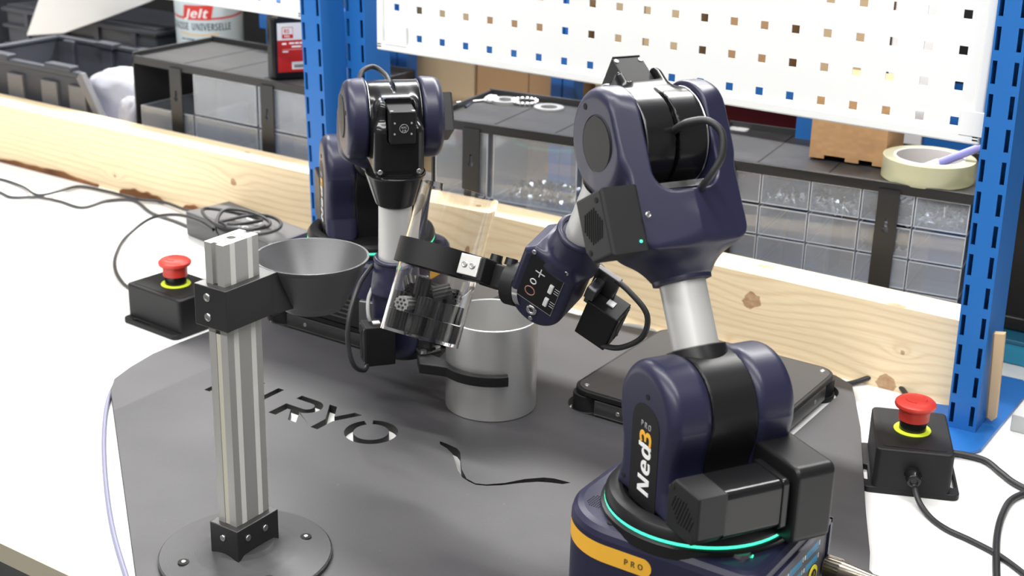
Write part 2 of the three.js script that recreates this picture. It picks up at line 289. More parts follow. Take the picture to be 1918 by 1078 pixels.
// ================================================================ robot arms
const fontB = await new FontLoader().loadAsync('fonts/droid/droid_sans_bold.typeface.json');
const fontR = await new FontLoader().loadAsync('fonts/droid/droid_sans_regular.typeface.json');
function text(str, size, font = fontB, depth = 0.0003, center = true) {
  const g = new TextGeometry(str, { font, size, depth, curveSegments: 4, bevelEnabled: false }); g.computeBoundingBox(); const b = g.boundingBox;
  return center ? g.translate(-(b.min.x + b.max.x) / 2, -(b.min.y + b.max.y) / 2, 0) : g;
}
function stadium(x0, x1, y0, ytop, r) { const s = new THREE.Shape(); s.moveTo(x0, y0); s.lineTo(x1, y0); s.lineTo(x1, ytop - r); s.absarc(x1 - r, ytop - r, r, 0, Math.PI / 2); s.lineTo(x0 + r, ytop); s.absarc(x0 + r, ytop - r, r, Math.PI / 2, Math.PI); s.closePath(); return s; }
function slots(parent, n, w, h, cx, cy, z) {           // slanted ventilation slots on an end cap facing -z
  for (let i = 0; i < n; i++) { const k = i - (n - 1) / 2, len = h * (1 - 0.13 * Math.abs(k)); mesh('vent_slot', tf(box(w, len, 0.0008, 0, 0, 0), cx + k * w * 2.0, cy + k * w * 0.75, z, 0, 0, 0.42), M.blackHole, parent); }
}
M.blackHole = std(lin(0.004, 0.004, 0.004), 0.8);
function screwAt(parent, x, y, z, ax, r = 0.0028, name = 'screw') { const o = mesh(name, [torus(r * 0.8, r * 0.35, ax, x, y, z, 16), cyl(r * 0.75, r * 0.75, r * 0.5, ax, x, y, z, 12)], M.screw, parent); return o; }
const G = {};   // geometries shared by the two arms
{
  const side = s => p => { const q = [p[0], p[1], p[2] * s]; const d = S.u(Math.hypot(q[0], q[1]) - 0.0435, Math.max(Math.abs(q[0]) - 0.0365 - 0.006 * Math.max(0, (-q[1] - 0.055) / 0.02), Math.abs(q[1] + 0.045) - 0.036), 0.012); return S.ex2(d, q[2] - 0.0385, 0.02, 0.0105); };
  G.coverR = sdf(side(1), [-0.05, -0.085, 0.015], [0.05, 0.05, 0.063], 0.0016);
  G.coverL = sdf(side(-1), [-0.05, -0.085, -0.063], [0.05, 0.05, -0.015], 0.0016);
  G.drum = sdf(p => S.u(S.cz(p, 0, 0, 0.0418, -0.021, 0.021, 0.001), S.rbox(p, [0, -0.045, 0], [0.034, 0.036, 0.021], 0.001), 0.015), [-0.048, -0.085, -0.025], [0.048, 0.048, 0.025], 0.0018);
  G.fork = sdf(p => {
    let f = S.u(S.rbox(p, [-0.012, 0.165, 0], [0.036, 0.042, 0.0495], 0.013), S.cone(p, [0, 0, 0], 1, 0.1, 0.0235, 0.142, 0.044, 0.004), 0.022);
    f = S.u(f, S.cz(p, 0, 0.221, 0.0455, -0.0535, 0.0535, 0.0095), 0.01);
    const c = 0.0468; f = S.i(f, Math.max(-0.975 * p[0] + 0.222 * p[2], -0.975 * p[0] - 0.222 * p[2]) - c, 0.004);
    const a = Math.abs(p[2]) - 0.0298 + 0.018, b = Math.abs(p[1] - 0.268) - 0.1 + 0.018, slot = Math.hypot(Math.max(a, 0), Math.max(b, 0)) + Math.min(Math.max(a, b), 0) - 0.018;
    return S.i(f, -slot, 0.003);
  }, [-0.056, 0.095, -0.06], [0.054, 0.275, 0.06], 0.0017);
  G.housing = sdf(p => {
    let f = S.cz(p, 0, 0, 0.0405, -0.0288, 0.0288, 0.0015);
    const ring = Math.max(Math.abs(p[2]) - 0.0018, 0.033 - Math.hypot(p[0], p[1]), -Math.max(-p[0], -p[1]) - 0.012);
    f = Math.max(f, -ring);
    let h = S.rbox(p, [0.02, 0.03, 0], [0.03, 0.033, 0.0278], 0.009);
    h = S.u(h, S.rbox(p, [-0.002, 0.030, 0], [0.030, 0.024, 0.0225], 0.008), 0.008);
    f = S.u(f, h, 0.008);
    const pocket = S.rbox(p, [-0.012, 0.066, -0.002], [0.0215, 0.03, 0.0155], 0.003); f = Math.max(f, -pocket);
    return S.u(f, S.cone(p, [0, 0.0325, 0], 0, 0.05, 0.0345, 0.09, 0.0215, 0.003), 0.003);
  }, [-0.048, -0.046, -0.042], [0.096, 0.074, 0.042], 0.0016);
  G.wrist = sdf(p => {
    const X = p[0] - 0.01, bx = Math.max(Math.abs(X) - 0.0295, Math.abs(p[1] - 0.023) - 0.031, (Math.abs(X) + p[1] - 0.074) * 0.707), f = S.ex2(Math.min(Math.hypot(X, p[1] + 0.008) - 0.0295, bx), p[2] + 0.0015, 0.0245, 0.0055);
    return S.u(f, S.cone(p, [0, 0, 0], 1, 0.04, 0.0275, 0.079, 0.0225, 0.003), 0.006);
  }, [-0.036, -0.044, -0.034], [0.046, 0.086, 0.034], 0.0016);
}
function makeRobot(label, o) {
  const up = V(0, 1, 0), fw = V(...o.fw).normalize(), rt = fw.clone().cross(up), PL = 0.033;
  const root = thing('robot_arm', label, 'robot arm', [o.S[0], PL, o.S[2]]);
  const rel = v => v.clone().sub(root.position), Sv = V(...o.S);
  // ---- base, x towards its front
  const bx = V(o.front, 0, 0), base = frame(mesh('base', flat((() => { const s = new THREE.Shape(), f = 0.1, r = -0.089, w = 0.0795, cf = 0.058, cr = 0.018; s.moveTo(r + cr, -w); s.lineTo(f - cf, -w); s.absarc(f - cf, -w + cf, cf, -Math.PI / 2, 0); s.lineTo(f, w - cf); s.absarc(f - cf, w - cf, cf, 0, Math.PI / 2); s.lineTo(r + cr, w); s.absarc(r + cr, w - cr, cr, Math.PI / 2, Math.PI); s.lineTo(r, -w + cr); s.absarc(r + cr, -w + cr, cr, Math.PI, 1.5 * Math.PI); return s; })(), 0.0885, 0, 0.0095, 16), M.navy, root), V(0, 0, 0), bx, up, bx.clone().cross(up));
  for (const s of [-1, 1]) {
    mesh('vent_panel', tf(ext(rrect(0.105, 0.04, 0.012), 0.0012), 0.0, 0.024, s > 0 ? 0.079 : -0.0802), M.blackMatte, base);
    for (let i = 0; i < 5; i++) mesh('vent_slat', tf(box(0.034, 0.0016, 0.002), 0.012 + i * 0.003, 0.012 + i * 0.0062, s * 0.0804), M.plateSteel, base);
    for (const x of [-0.038, 0.045]) mesh('service_hole', cyl(0.0036, 0.0036, 0.003, 'y', x, 0.0878, s * 0.067, 16), M.blackHole, base);
  }
  { // yellow band round the front left corner
    const pts = []; const f = 0.1002, w = 0.0797, cf = 0.058; for (let i = 0; i <= 20; i++) { const a = -Math.PI / 2 + i / 20 * Math.PI / 2 * 1.0; pts.push([f - cf + cf * Math.cos(a), -w + cf + cf * Math.sin(a)]); } pts.unshift([0.008, -w]); pts.push([f, -w + cf + 0.03]);
    const pos = [], y0 = 0.0585, y1 = 0.0745; const P = pts.map(([x, z]) => [x, z]); let uvx = 0; const uv = [];
    for (let i = 0; i < P.length - 1; i++) { const a = P[i], b = P[i + 1]; pos.push(a[0], y0, a[1], b[0], y0, b[1], b[0], y1, b[1], a[0], y0, a[1], b[0], y1, b[1], a[0], y1, a[1]); for (let k = 0; k < 6; k++) uv.push(0, 0); }
    const g = new THREE.BufferGeometry(); g.setAttribute('position', new THREE.Float32BufferAttribute(pos, 3)); g.setAttribute('uv', new THREE.Float32BufferAttribute(uv, 2)); g.computeVertexNormals();
    const m = M.yellow.clone(); m.side = THREE.DoubleSide;
    const cap = tf(cyl(0.008, 0.008, 0.0005, 'z', 0.008, 0.0665, -0.0797, 20), 0, 0, 0);
    const b = mesh('yellow_band', merge([g, cap]), m, base); b.userData.label = 'yellow band with grey lettering';
    mesh('lettering', tf(text('P R O', 0.0052, fontB), 0.016, 0.0665, -0.0799, 0, Math.PI), std(lin(0.14, 0.09, 0.02), 0.5), b);
  }
  { const dots = []; for (let i = -4; i <= 4; i++) for (let j = -4; j <= 4; j++) if (Math.hypot(i, j) < 4.6) dots.push(cyl(0.0006, 0.0006, 0.0006, 'y', 0.0765 + i * 0.0024 * 0.9 - 0.006, 0.0886, -0.042 + j * 0.0024, 6)); mesh('speaker_grille', dots, M.blackHole, base); }
  const btn = mesh('power_button', [cyl(0.0075, 0.0085, 0.003, 'y', -0.061, 0.0899, -0.049, 28)], M.plateSteel, base); btn.userData.label = 'round metal push button with a green lit ring';
  mesh('button_light', [torus(0.0094, 0.0007, 'y', 0, 0.0888, 0, 8, 0.45).rotateY(0.4).translate(-0.061, 0, -0.049), torus(0.0094, 0.0007, 'y', 0, 0.0888, 0, 8, 0.45).rotateY(3.5).translate(-0.061, 0, -0.049)], M.green, btn);
  mesh('indicator_light', torus(0.0022, 0.0006, 'y', 0.046, 0.0887, -0.049, 16), M.whiteInk, base);
  mesh('power_symbol', torus(0.0017, 0.0004, 'y', -0.07, 0.0887, -0.027, 16), M.green, base);
  { // rear connection panel
    const t = ctex(512, 320, (g, w, h) => { g.fillStyle = '#4a4a4f'; g.fillRect(0, 0, w, h); for (let r = 0; r < 2; r++) for (let c = 0; c < 3; c++) { const x = 60 + c * 140, y = 42 + r * 62; g.fillStyle = '#12a0d8'; for (let k = 0; k < 8; k++) g.fillRect(x + k * 13, y, 8, 26); g.fillRect(x, y + 30, 104, 5); g.fillStyle = '#dfe6ea'; g.fillRect(x - 18, y + 4, 10, 22); g.fillRect(x + 106, y + 2, 6, 24); } g.fillStyle = '#9aa0a4'; for (const [x, w2] of [[70, 34], [250, 60], [380, 40]]) g.fillRect(x, 200, w2, 6); });
    const pn = mesh('rear_panel', tf(new THREE.PlaneGeometry(0.126, 0.062), -0.0894, 0.043, 0, 0, -Math.PI / 2), std(0xffffff, 0.5, 0, { map: t }), base); pn.userData.label = 'grey rear panel with blue terminal markings';
    mesh('panel_frame', [box(0.004, 0.004, 0.134, -0.0895, 0.076, 0), box(0.004, 0.07, 0.004, -0.0895, 0.043, 0.066), box(0.004, 0.07, 0.004, -0.0895, 0.043, -0.066)], M.navy, base);
    for (let i = 0; i < 3; i++) mesh('connector', box(0.006, 0.013, 0.022, -0.091, 0.022, 0.035 - i * 0.035, 0.001), M.blackGloss, base);
  }
  // ---- shoulder
  const sh = frame(mesh('shoulder', [lathe([[0, -0.1], [0.0815, -0.1], [0.0815, -0.0905], [0.0795, -0.0895], [0.076, -0.089]]), lathe([[0.076, -0.0866], [0.0785, -0.0862], [0.0782, -0.0818], [0.075, -0.0775], [0.070, -0.0758], [0.0645, -0.0762], [0.0605, -0.080], [0.0595, -0.085], [0.056, -0.085], [0.0555, -0.0795], [0, -0.0795]]), G.drum.clone()], M.black, root), rel(Sv), fw, up, rt);
  mesh('light_ring', lathe([[0.0755, -0.0892], [0.0783, -0.089], [0.0787, -0.0879], [0.0783, -0.0866], [0.0755, -0.0864]]), M.green, sh).userData.label = 'glowing green light ring';
  for (const s of [-1, 1]) {
    const cv = mesh('side_cover', s > 0 ? G.coverR : G.coverL, M.navy, sh);
    mesh('logo_insert', tf(ext(stadium(-0.0205, 0.0205, -0.079, 0.0095, 0.018), 0.0009), -0.004, 0, s > 0 ? 0.058 : -0.0589), M.blackMatte, cv);
    const g1 = (str, m, y) => mesh('lettering', tf(tf(text(str, 0.0172, fontB, 0.0004), 0, 0, 0, 0, 0, Math.PI / 2), s > 0 ? -0.005 : 0.005, y, 0.0589), m, cv);
    const a = g1('Ned', M.whiteInk, -0.0455), b = g1('3', M.yellow, -0.0185);
    const c = mesh('lettering', tf(text('P R O', 0.0046, fontR, 0.0004), s > 0 ? -0.005 : 0.005, -0.0075, 0.0589), M.greyInk, cv);
    if (s < 0) for (const l of [a, b, c]) l.geometry.rotateY(Math.PI);
    mesh('screw_hole', cyl(0.0026, 0.0026, 0.0012, 'z', -0.004, 0.0165, s * 0.0584, 14), M.blackHole, cv);
    mesh('screw_hole', cyl(0.0026, 0.0026, 0.0012, 'z', 0.0265, -0.066, s * 0.0584, 14), M.blackHole, cv);
  }
  const mc = [-0.068, -0.052];
  const mot = mesh('shoulder_motor', [tf(ext(rrect(0.0405, 0.0405, 0.006), 0.058), mc[0], mc[1], -0.036), tf(ext(rrect(0.043, 0.043, 0.004), 0.006, 0.001), mc[0], mc[1], 0.015)], M.blackGloss, sh);
  mesh('motor_cap', tf(ext(poly([[-0.022, -0.013], [-0.013, -0.0222], [0.0222, -0.0222], [0.0222, 0.013], [0.013, 0.0222], [-0.0222, 0.0222]].map(([a, b]) => [a, b])), 0.026, 0.0018), mc[0], mc[1], -0.0615), M.darkGrey, mot);
  slots(mot, 9, 0.0016, 0.025, mc[0], mc[1], -0.0617);
  for (const [a, b] of [[-0.014, -0.016], [0.015, 0.015]]) mesh('screw_hole', cyl(0.0026, 0.0026, 0.001, 'z', mc[0] + a, mc[1] + b, -0.0616, 14), M.blackHole, mot);
  mesh('gearbox', tf(ext(rrect(0.068, 0.066, 0.008), 0.036, 0.003), -0.0615, -0.054, 0.0235), M.black, sh);
  // ---- upper arm
  const q2 = o.q2, ad = up.clone().multiplyScalar(Math.cos(q2)).add(fw.clone().multiplyScalar(Math.sin(q2))), bd = fw.clone().multiplyScalar(Math.cos(q2)).sub(up.clone().multiplyScalar(Math.sin(q2)));
  const arm = frame(mesh('upper_arm', G.fork, M.navy, root), rel(Sv), bd, ad, rt);
  mesh('collar', lathe([[0.0265, 0.028], [0.0255, 0.038], [0.0245, 0.0445], [0.0205, 0.0455]]), M.black, arm);
  mesh('arm_tube', cyl(0.0192, 0.0192, 0.07, 'y', 0, 0.071, 0, 48), M.aluTube, arm).userData.label = 'grey anodised tube';
  mesh('neck_ring', lathe([[0.0195, 0.0985], [0.0243, 0.0995], [0.0248, 0.106], [0.0235, 0.111]]), M.navy, arm);
  for (const s of [-1, 1]) {
    const c = mesh('elbow_cap', [cyl(0.0225, 0.0225, 0.0016, 'z', -0.003, 0.2195, s * 0.0537, 40), torus(0.0238, 0.0005, 'z', -0.003, 0.2195, s * 0.0537)], M.darkGrey, arm);
    mesh('screw_hole', cyl(0.0028, 0.0028, 0.0012, 'z', 0.004, 0.2535, s * 0.0533, 14), M.blackHole, arm);
  }
  const em = mesh('elbow_motor', tf(ext(poly([[-0.0225, -0.0265], [0.0125, -0.0265], [0.0225, -0.0165], [0.0225, 0.0265], [-0.0225, 0.0265]]), 0.033, 0.0025), -0.018, 0.150, -0.0795), M.darkGrey, arm);
  slots(em, 9, 0.0016, 0.03, -0.018, 0.151, -0.0796);
  for (const [a, b] of [[-0.013, 0.019], [0.013, -0.018]]) mesh('screw_hole', cyl(0.0024, 0.0024, 0.001, 'z', -0.018 + a, 0.15 + b, -0.0795, 14), M.blackHole, em);
  mesh('status_light', new THREE.SphereGeometry(0.0013, 10, 8).translate(-0.0415, 0.131, -0.0535), M.green, em);
  mesh('bracket', box(0.02, 0.006, 0.06, -0.012, 0.176, 0, 0.001), M.steel, arm);
  screwAt(arm, -0.0475, 0.15, -0.046, 'x', 0.0022);
  // ---- forearm
  const E = Sv.clone().addScaledVector(ad, 0.221), al = o.alpha, d = fw.clone().multiplyScalar(Math.cos(al)).sub(up.clone().multiplyScalar(Math.sin(al))), n = fw.clone().multiplyScalar(Math.sin(al)).add(up.clone().multiplyScalar(Math.cos(al)));
  const fa = frame(mesh('forearm', G.housing, M.blackGloss, root), rel(E), d, n, rt);
  mesh('drum_ring', torus(0.0403, 0.0007, 'z', 0, 0, 0.0282, 64), M.steel, fa); mesh('drum_ring', torus(0.0403, 0.0007, 'z', 0, 0, -0.0282, 64), M.plateSteel, fa);
  const act = mesh('actuator', [box(0.034, 0.034, 0.0285, -0.0095, 0.0525, -0.002, 0.0012), box(0.035, 0.0015, 0.026, -0.0095, 0.0702, -0.002, 0.0005)], M.blackMatte, fa);
  for (const a of [-1, 1]) { mesh('screw', cyl(0.0022, 0.0022, 0.0006, 'x', -0.0267, 0.0655, a * 0.0115 - 0.002, 12), M.screw, act); for (const b of [-0.004, 0.008]) mesh('screw_hole', cyl(0.0011, 0.0011, 0.0006, 'y', b - 0.011, 0.0711, a * 0.009 - 0.002, 10), M.greyInk, act); }
  mesh('emblem', torus(0.0046, 0.0003, 'y', -0.009, 0.0711, -0.003, 24), M.greyInk, act);
  mesh('lettering', merge([tf(text('NYC', 0.0022, fontB, 0.0002), 0, 0.0012, 0), tf(text('3 D', 0.0022, fontB, 0.0002), 0, -0.0022, 0)]).applyMatrix4(new THREE.Matrix4().makeBasis(V(0, 0, -1), V(-1, 0, 0), V(0, 1, 0))).translate(-0.009, 0.0711, -0.003), M.greyInk, act);
  for (const s of [-1, 1]) { screwAt(fa, 0.042, 0.0625, s * 0.021, 'y', 0.0025); }
  mesh('screw_hole', cyl(0.004, 0.004, 0.002, 'y', 0, 0, 0, 14).rotateX(0.9).translate(-0.0245, 0.032, -0.017), M.blackHole, fa);
  mesh('forearm_tube', cyl(0.0185, 0.0185, 0.09, 'x', 0.125, 0.0325, 0, 48), M.aluTube, fa).userData.label = 'grey anodised tube';
  // ---- wrist
  const W = E.clone().addScaledVector(n, 0.0325).addScaledVector(d, 0.235), t = V(...o.t).normalize(), Y = d.clone().negate(), X = t.clone().addScaledVector(Y, -t.dot(Y)).normalize();
  W.addScaledVector(X, o.wshift || 0);
  const Z = X.clone().cross(Y);
  const wr = frame(mesh('wrist', G.wrist, M.navy, root), rel(W), X, Y, Z);
  mesh('collar', torus(0.0212, 0.003, 'y', 0, 0.079, 0), M.navy, wr);
  { // connection plate on the side that looks at -z
    const zf = -0.0262, pl = mesh('connection_plate', tf(ext(rrect(0.04, 0.058, 0.004), 0.0006), 0, 0.018, zf - 0.0003), M.blackMatte, wr); pl.position.x = 0.01;
    mesh('plate_outline', [box(0.0392, 0.0003, 0.0004, 0, -0.0106, zf - 0.0004), box(0.0003, 0.05, 0.0004, -0.0196, 0.014, zf - 0.0004)], M.greyInk, pl);
    mesh('cross_symbol', [box(0.0105, 0.0011, 0.0004, 0.005, 0.031, zf - 0.0005), box(0.0011, 0.0105, 0.0004, 0.005, 0.031, zf - 0.0005)], M.whiteInk, pl);
    mesh('ring_symbol', torus(0.003, 0.0007, 'z', 0.0085, 0.0165, zf - 0.0003, 24), M.whiteInk, pl);
    mesh('ring_button', torus(0.0052, 0.0006, 'z', 0.0085, 0.003, zf - 0.0003, 28), std(lin(0.5, 0.25, 0.2), 0.5), pl);
    for (const y of [0.0215, 0.003]) { const s = mesh('socket', [box(0.0045, 0.011, 0.003, -0.0105, y, zf - 0.001, 0.001), ...[-1, 0, 1].map(k => box(0.005, 0.0004, 0.0003, -0.0165, y + k * 0.003, zf - 0.0004))], M.whiteInk, pl); s.userData.label = 'white pin socket'; }
    mesh('jack', torus(0.0042, 0.0019, 'z', 0.01, -0.0185, zf - 0.0003, 24), M.steel, wr);
    for (const [x, y] of [[0.028, 0.05], [-0.008, 0.05], [0.008, -0.030]]) screwAt(wr, x, y, zf, 'z', 0.0022);
    for (const [x, y] of [[0.028, 0.048], [-0.008, 0.048]]) screwAt(wr, x, y, 0.0232, 'z', 0.0024);
  }
  return { root, rel, Sv, E, W, d, n, X, Y, Z, t, wr, fw, up, rt, arm, fa, sh, ad, bd };
}
const R1 = makeRobot('robot arm with grey tube segments tilting a clear cylinder of black pieces', { S: [0.713, 0.216, 0.5511], fw: [-0.8581, 0, -0.5134], q2: 0.513, alpha: 59 * Math.PI / 180, t: [-1, 0, 0], wshift: 0.003, front: -1 });
const R2 = makeRobot('robot arm bending down to grip the grey metal cup', { S: [0.055, 0.216, 0.175], fw: [Math.cos(0.7505), 0, Math.sin(0.7505)], q2: 1.047, alpha: 94 * Math.PI / 180, t: [0.959, 0, -0.283], wshift: 0, front: 1 });
function worldTube(R, name, pts, r, m = M.cable, n = 90) { return mesh(name, tube(pts.map(p => R.rel(p)), r, n), m, R.root); }
function servo(R, parent, origin, X, Y, Z) {
  const o = frame(mesh('servo', [box(0.034, 0.0465, 0.0285, 0, 0, 0, 0.0012), box(0.0015, 0.043, 0.025, 0.0172, 0, 0, 0.0005)], M.blackMatte, R.root), R.rel(origin), X, Y, Z);
  for (const a of [-1, 1]) for (const b of [-1, 1]) mesh('screw', cyl(0.0014, 0.0014, 0.0006, 'x', 0.0182, a * 0.0195, b * 0.0105, 10), M.plateSteel, o);
  mesh('groove', tube([V(0.0181, 0.017, -0.004), V(0.0181, 0.012, 0.003), V(0.0181, 0.002, 0.005), V(0.0181, -0.008, -0.001), V(0.0181, -0.017, -0.001)], 0.0004, 24, 5), M.blackHole, o);
  mesh('connector', box(0.008, 0.0015, 0.007, 0.002, 0.0238, 0.0), M.whiteInk, o);
  return o;
}
// ---- first arm: clamp that holds the clear cylinder
const TUBE_C = V(0.3517, 0.2213, 0.4263), TUBE_A = V(0, 0.9, -0.436).normalize(), TUBE_R = 0.0405, TUBE_L = 0.153;
{
  const X = V(-1, 0, 0), Y = TUBE_A, Z = X.clone().cross(Y), L = R1.W.x - TUBE_C.x, O = V(R1.W.x, TUBE_C.y, TUBE_C.z);
  const fl = frame(mesh('tool_flange', [cyl(0.0205, 0.0205, 0.008, 'x', 0.0345, 0, 0, 40), cyl(0.014, 0.014, 0.02, 'x', 0.026, 0, 0, 32)], M.steel, R1.root), R1.rel(O), X, Y, Z);
  const c = frame(mesh('tube_clamp', [cyl(0.0215, 0.0215, 0.014, 'x', 0.0445, 0, 0, 40), box(0.03, 0.024, 0.034, 0.062, 0.002, 0, 0.002),
    tf(lathe([[0.0409, -0.0125], [0.0455, -0.0125], [0.0455, 0.0125], [0.0409, 0.0125], [0.0409, -0.0125]], 96), L, 0.005, 0)], M.blackMatte, R1.root), R1.rel(O), X, Y, Z);
  mesh('clamp_plate', box(0.023, 0.02, 0.004, 0.079, 0.005, -0.0365, 0.0008), M.alu, c).userData.label = 'small aluminium plate with two screws';
  mesh('clamp_block', box(0.022, 0.024, 0.032, 0.074, 0.004, -0.02, 0.0015), M.blackMatte, c);
  for (const x of [0.0835, 0.0745]) screwAt(c, x, 0.005, -0.0387, 'z', 0.003);
  for (const x of [0.0515, 0.069]) mesh('knob', [cyl(0.0062, 0.0066, 0.007, 'y', x, 0.019, -0.009, 10), cyl(0.003, 0.003, 0.006, 'y', x, 0.0145, -0.009, 10)], M.black, c);
  const wx = R1.X, wy = R1.Y, wz = R1.Z;
  servo(R1, null, R1.W.clone().addScaledVector(wx, -0.048).addScaledVector(wy, -0.014).addScaledVector(wz, 0.012), wx.clone().negate(), wy, wz.clone().negate());
  mesh('servo_bracket', [box(0.026, 0.05, 0.006, -0.035, 0.01, 0.02, 0.001), box(0.01, 0.014, 0.02, -0.03, 0.018, 0.008, 0.001)], M.plateSteel, R1.wr);
  worldTube(R1, 'wrist_cable', [atD(1105, 470, 1.37), atD(1130, 505, 1.35), atD(1178, 545, 1.335), atD(1212, 590, 1.33), atD(1205, 628, 1.335), atD(1165, 650, 1.35), atD(1125, 645, 1.375), atD(1105, 632, 1.39)], 0.0028);
  worldTube(R1, 'elbow_cable', [atD(1258, 252, 1.15), atD(1268, 240, 1.128), atD(1290, 229, 1.118), atD(1325, 226, 1.112), atD(1350, 246, 1.11), atD(1352, 290, 1.11), atD(1332, 328, 1.115), atD(1314, 350, 1.125), atD(1306, 364, 1.145)], 0.0031);
  const onX = (u, v, x) => { const dd = ray(u, v); return dd.multiplyScalar((x - CAM.x) / dd.x).add(CAM); };
  const a = R1.rel(onX(1548, 1058, 0.805));
  const con = mesh('round_connector', [cyl(0.0085, 0.0085, 0.014, 'x', a.x + 0.006, a.y, a.z, 28), ...Array.from({ length: 20 }, (_, i) => box(0.013, 0.001, 0.0012, a.x + 0.006, a.y + 0.0086 * Math.cos(i * 0.314), a.z + 0.0086 * Math.sin(i * 0.314))), cyl(0.0055, 0.008, 0.026, 'x', a.x + 0.026, a.y, a.z, 28), cyl(0.005, 0.0055, 0.016, 'x', a.x + 0.047, a.y, a.z, 24)], std(lin(0.3, 0.27, 0.22), 0.28, 1), R1.root); con.userData.label = 'knurled round metal connector';
  const yb = R1.rel(onX(1522, 1075, 0.8035)); const ys = mesh('warning_sticker', cyl(0.0085, 0.0085, 0.0008, 'x', yb.x, yb.y, yb.z, 28), std(lin(0.85, 0.72, 0.03), 0.5), R1.root); ys.userData.label = 'yellow round warning sticker';
  mesh('warning_symbol', [torus(0.0042, 0.0009, 'x', yb.x + 0.0005, yb.y, yb.z, 20), box(0.0008, 0.005, 0.0012, yb.x + 0.0005, yb.y, yb.z)], M.blackMatte, ys);
}
// ---- second arm: gripper closed on the metal cup
const CUP = V(0.3242, MATY, 0.2891), CUP_R = 0.0515, CUP_H = 0.108;
{
  const X = V(0.959, 0, -0.283).normalize(), Y = V(0, 1, 0), Z = X.clone().cross(Y), dist = V(CUP.x - R2.W.x, 0, CUP.z - R2.W.z), cx = dist.dot(X), cz = dist.dot(Z), O = V(R2.W.x, 0.062, R2.W.z);
  const dy = R2.W.y - O.y;
  const c = frame(mesh('gripper_body', [cyl(0.021, 0.021, 0.014, 'x', 0.034, dy, 0, 36), box(0.018, 0.034, 0.05, 0.046, 0.006, 0, 0.003)], M.black, R2.root), R2.rel(O), X, Y, Z);
  const finger = s => {
    const arcP = (r, a0, a1, k = 16) => Array.from({ length: k + 1 }, (_, i) => { const a = (a0 + (a1 - a0) * i / k) * Math.PI / 180; return [cx + r * Math.cos(a), -(cz + s * r * Math.sin(a))]; });
    const pts = [[0.044, -s * 0.022], ...arcP(0.0525, 148, 52), ...arcP(0.0605, 54, 128), [0.052, -s * (0.052 + s * cz * 0.5)], [0.041, -s * 0.034]];
    return flat(poly(s > 0 ? pts : pts.slice().reverse()), 0.012, -0.006, 0.0012);
  };
  for (const s of [1, -1]) {
    const fg = mesh('finger', finger(s), M.blackMatte, c);
    for (const [x, z] of [[0.047, 0.03], [0.036, 0.016], [0.058, 0.014]]) mesh('pivot_bolt', cyl(0.0038, 0.0042, 0.003, 'y', x, 0.0095, s * z, 16), M.screw, c);
    mesh('link', [tf(box(0.024, 0.004, 0.009, 0, 0, 0, 0.0015), 0.0415, 0.0065, s * 0.023, 0, s * -0.9), tf(box(0.024, 0.004, 0.009, 0, 0, 0, 0.0015), 0.053, 0.0065, s * 0.022, 0, s * 0.9)], M.darkGrey, c);
  }
  const wy = V(0, 1, 0), sx = V(-0.62, 0, 0.78).normalize(), sz = sx.clone().cross(wy);
  servo(R2, null, atD(708, 640, 1.60), sx, wy, sz);
  mesh('servo_bracket', [box(0.026, 0.04, 0.006, -0.03, 0.0, 0.0, 0.001)], M.plateSteel, R2.wr);
  worldTube(R2, 'wrist_cable', [atD(697, 497, 1.61), atD(672, 535, 1.575), atD(655, 590, 1.56), atD(652, 645, 1.56), atD(664, 685, 1.565), atD(682, 693, 1.58), atD(690, 680, 1.595)], 0.0027);
  worldTube(R2, 'pneumatic_hose', [atD(697, 540, 1.61), atD(690, 560, 1.60), atD(690, 590, 1.595), atD(697, 612, 1.6)], 0.0022, M.greyInk);
  worldTube(R2, 'elbow_cable', [atD(672, 150, 1.62), atD(680, 132, 1.63), atD(700, 125, 1.64), atD(720, 138, 1.64), atD(732, 160, 1.62)], 0.003);
}

// ================================================================ flat platforms
function platform(label, x, z) {
  const o = thing('flat_platform', label, 'platform', [x, 0, z], 0, 'flat black platforms'), H = 0.033, a = 0.116;
  mesh('lid', flat(rrect(2 * a, 2 * a, 0.024), 0.0065, H - 0.0065, 0.0012, 10), M.blackMatte, o);
  mesh('top_sheet', flat(rrect(2 * a - 0.008, 2 * a - 0.008, 0.021), 0.0006, H, 0, 10), std(lin(0.04, 0.04, 0.042), 0.38), o);
  mesh('core', box(2 * a - 0.016, H - 0.008, 2 * a - 0.016, 0, (H - 0.008) / 2 + 0.001, 0), M.blackHole, o);
  for (const sx of [-1, 1]) for (const sz of [-1, 1]) {
    mesh('corner_foot', tf(flat(rrect(0.034, 0.034, 0.0165), H - 0.007, 0, 0.0008, 10), sx * (a - 0.0165), 0, sz * (a - 0.0165)), M.blackMatte, o);
    mesh('foot_pad', tf(flat(rrect(0.0365, 0.0365, 0.0175), 0.007, 0, 0.001, 10), sx * (a - 0.0165), 0, sz * (a - 0.0165)), M.blackMatte, o);
    screwAt(o, sx * (a - 0.015), H + 0.0006, sz * (a - 0.015), 'y', 0.0028);
  }
  for (let i = 0; i < 4; i++) {
    const p = mesh('side_plate', box(2 * a - 0.066, 0.0175, 0.002, 0, 0.0155, a - 0.003, 0.0008), M.plateSteel, o); p.rotation.y = i * Math.PI / 2; p.userData.label = 'brushed steel side plate';
    for (const s of [-1, 1]) screwAt(p, s * 0.052, 0.0155, a - 0.0019, 'z', 0.0022);
  }
  return o;
}
platform('empty flat black platform with brushed steel side plates', 0.514, 0.125);
platform('flat black platform under the robot arm that grips the metal cup', 0.058, 0.133);
platform('flat black platform under the robot arm that holds the clear cylinder', 0.732, 0.546);

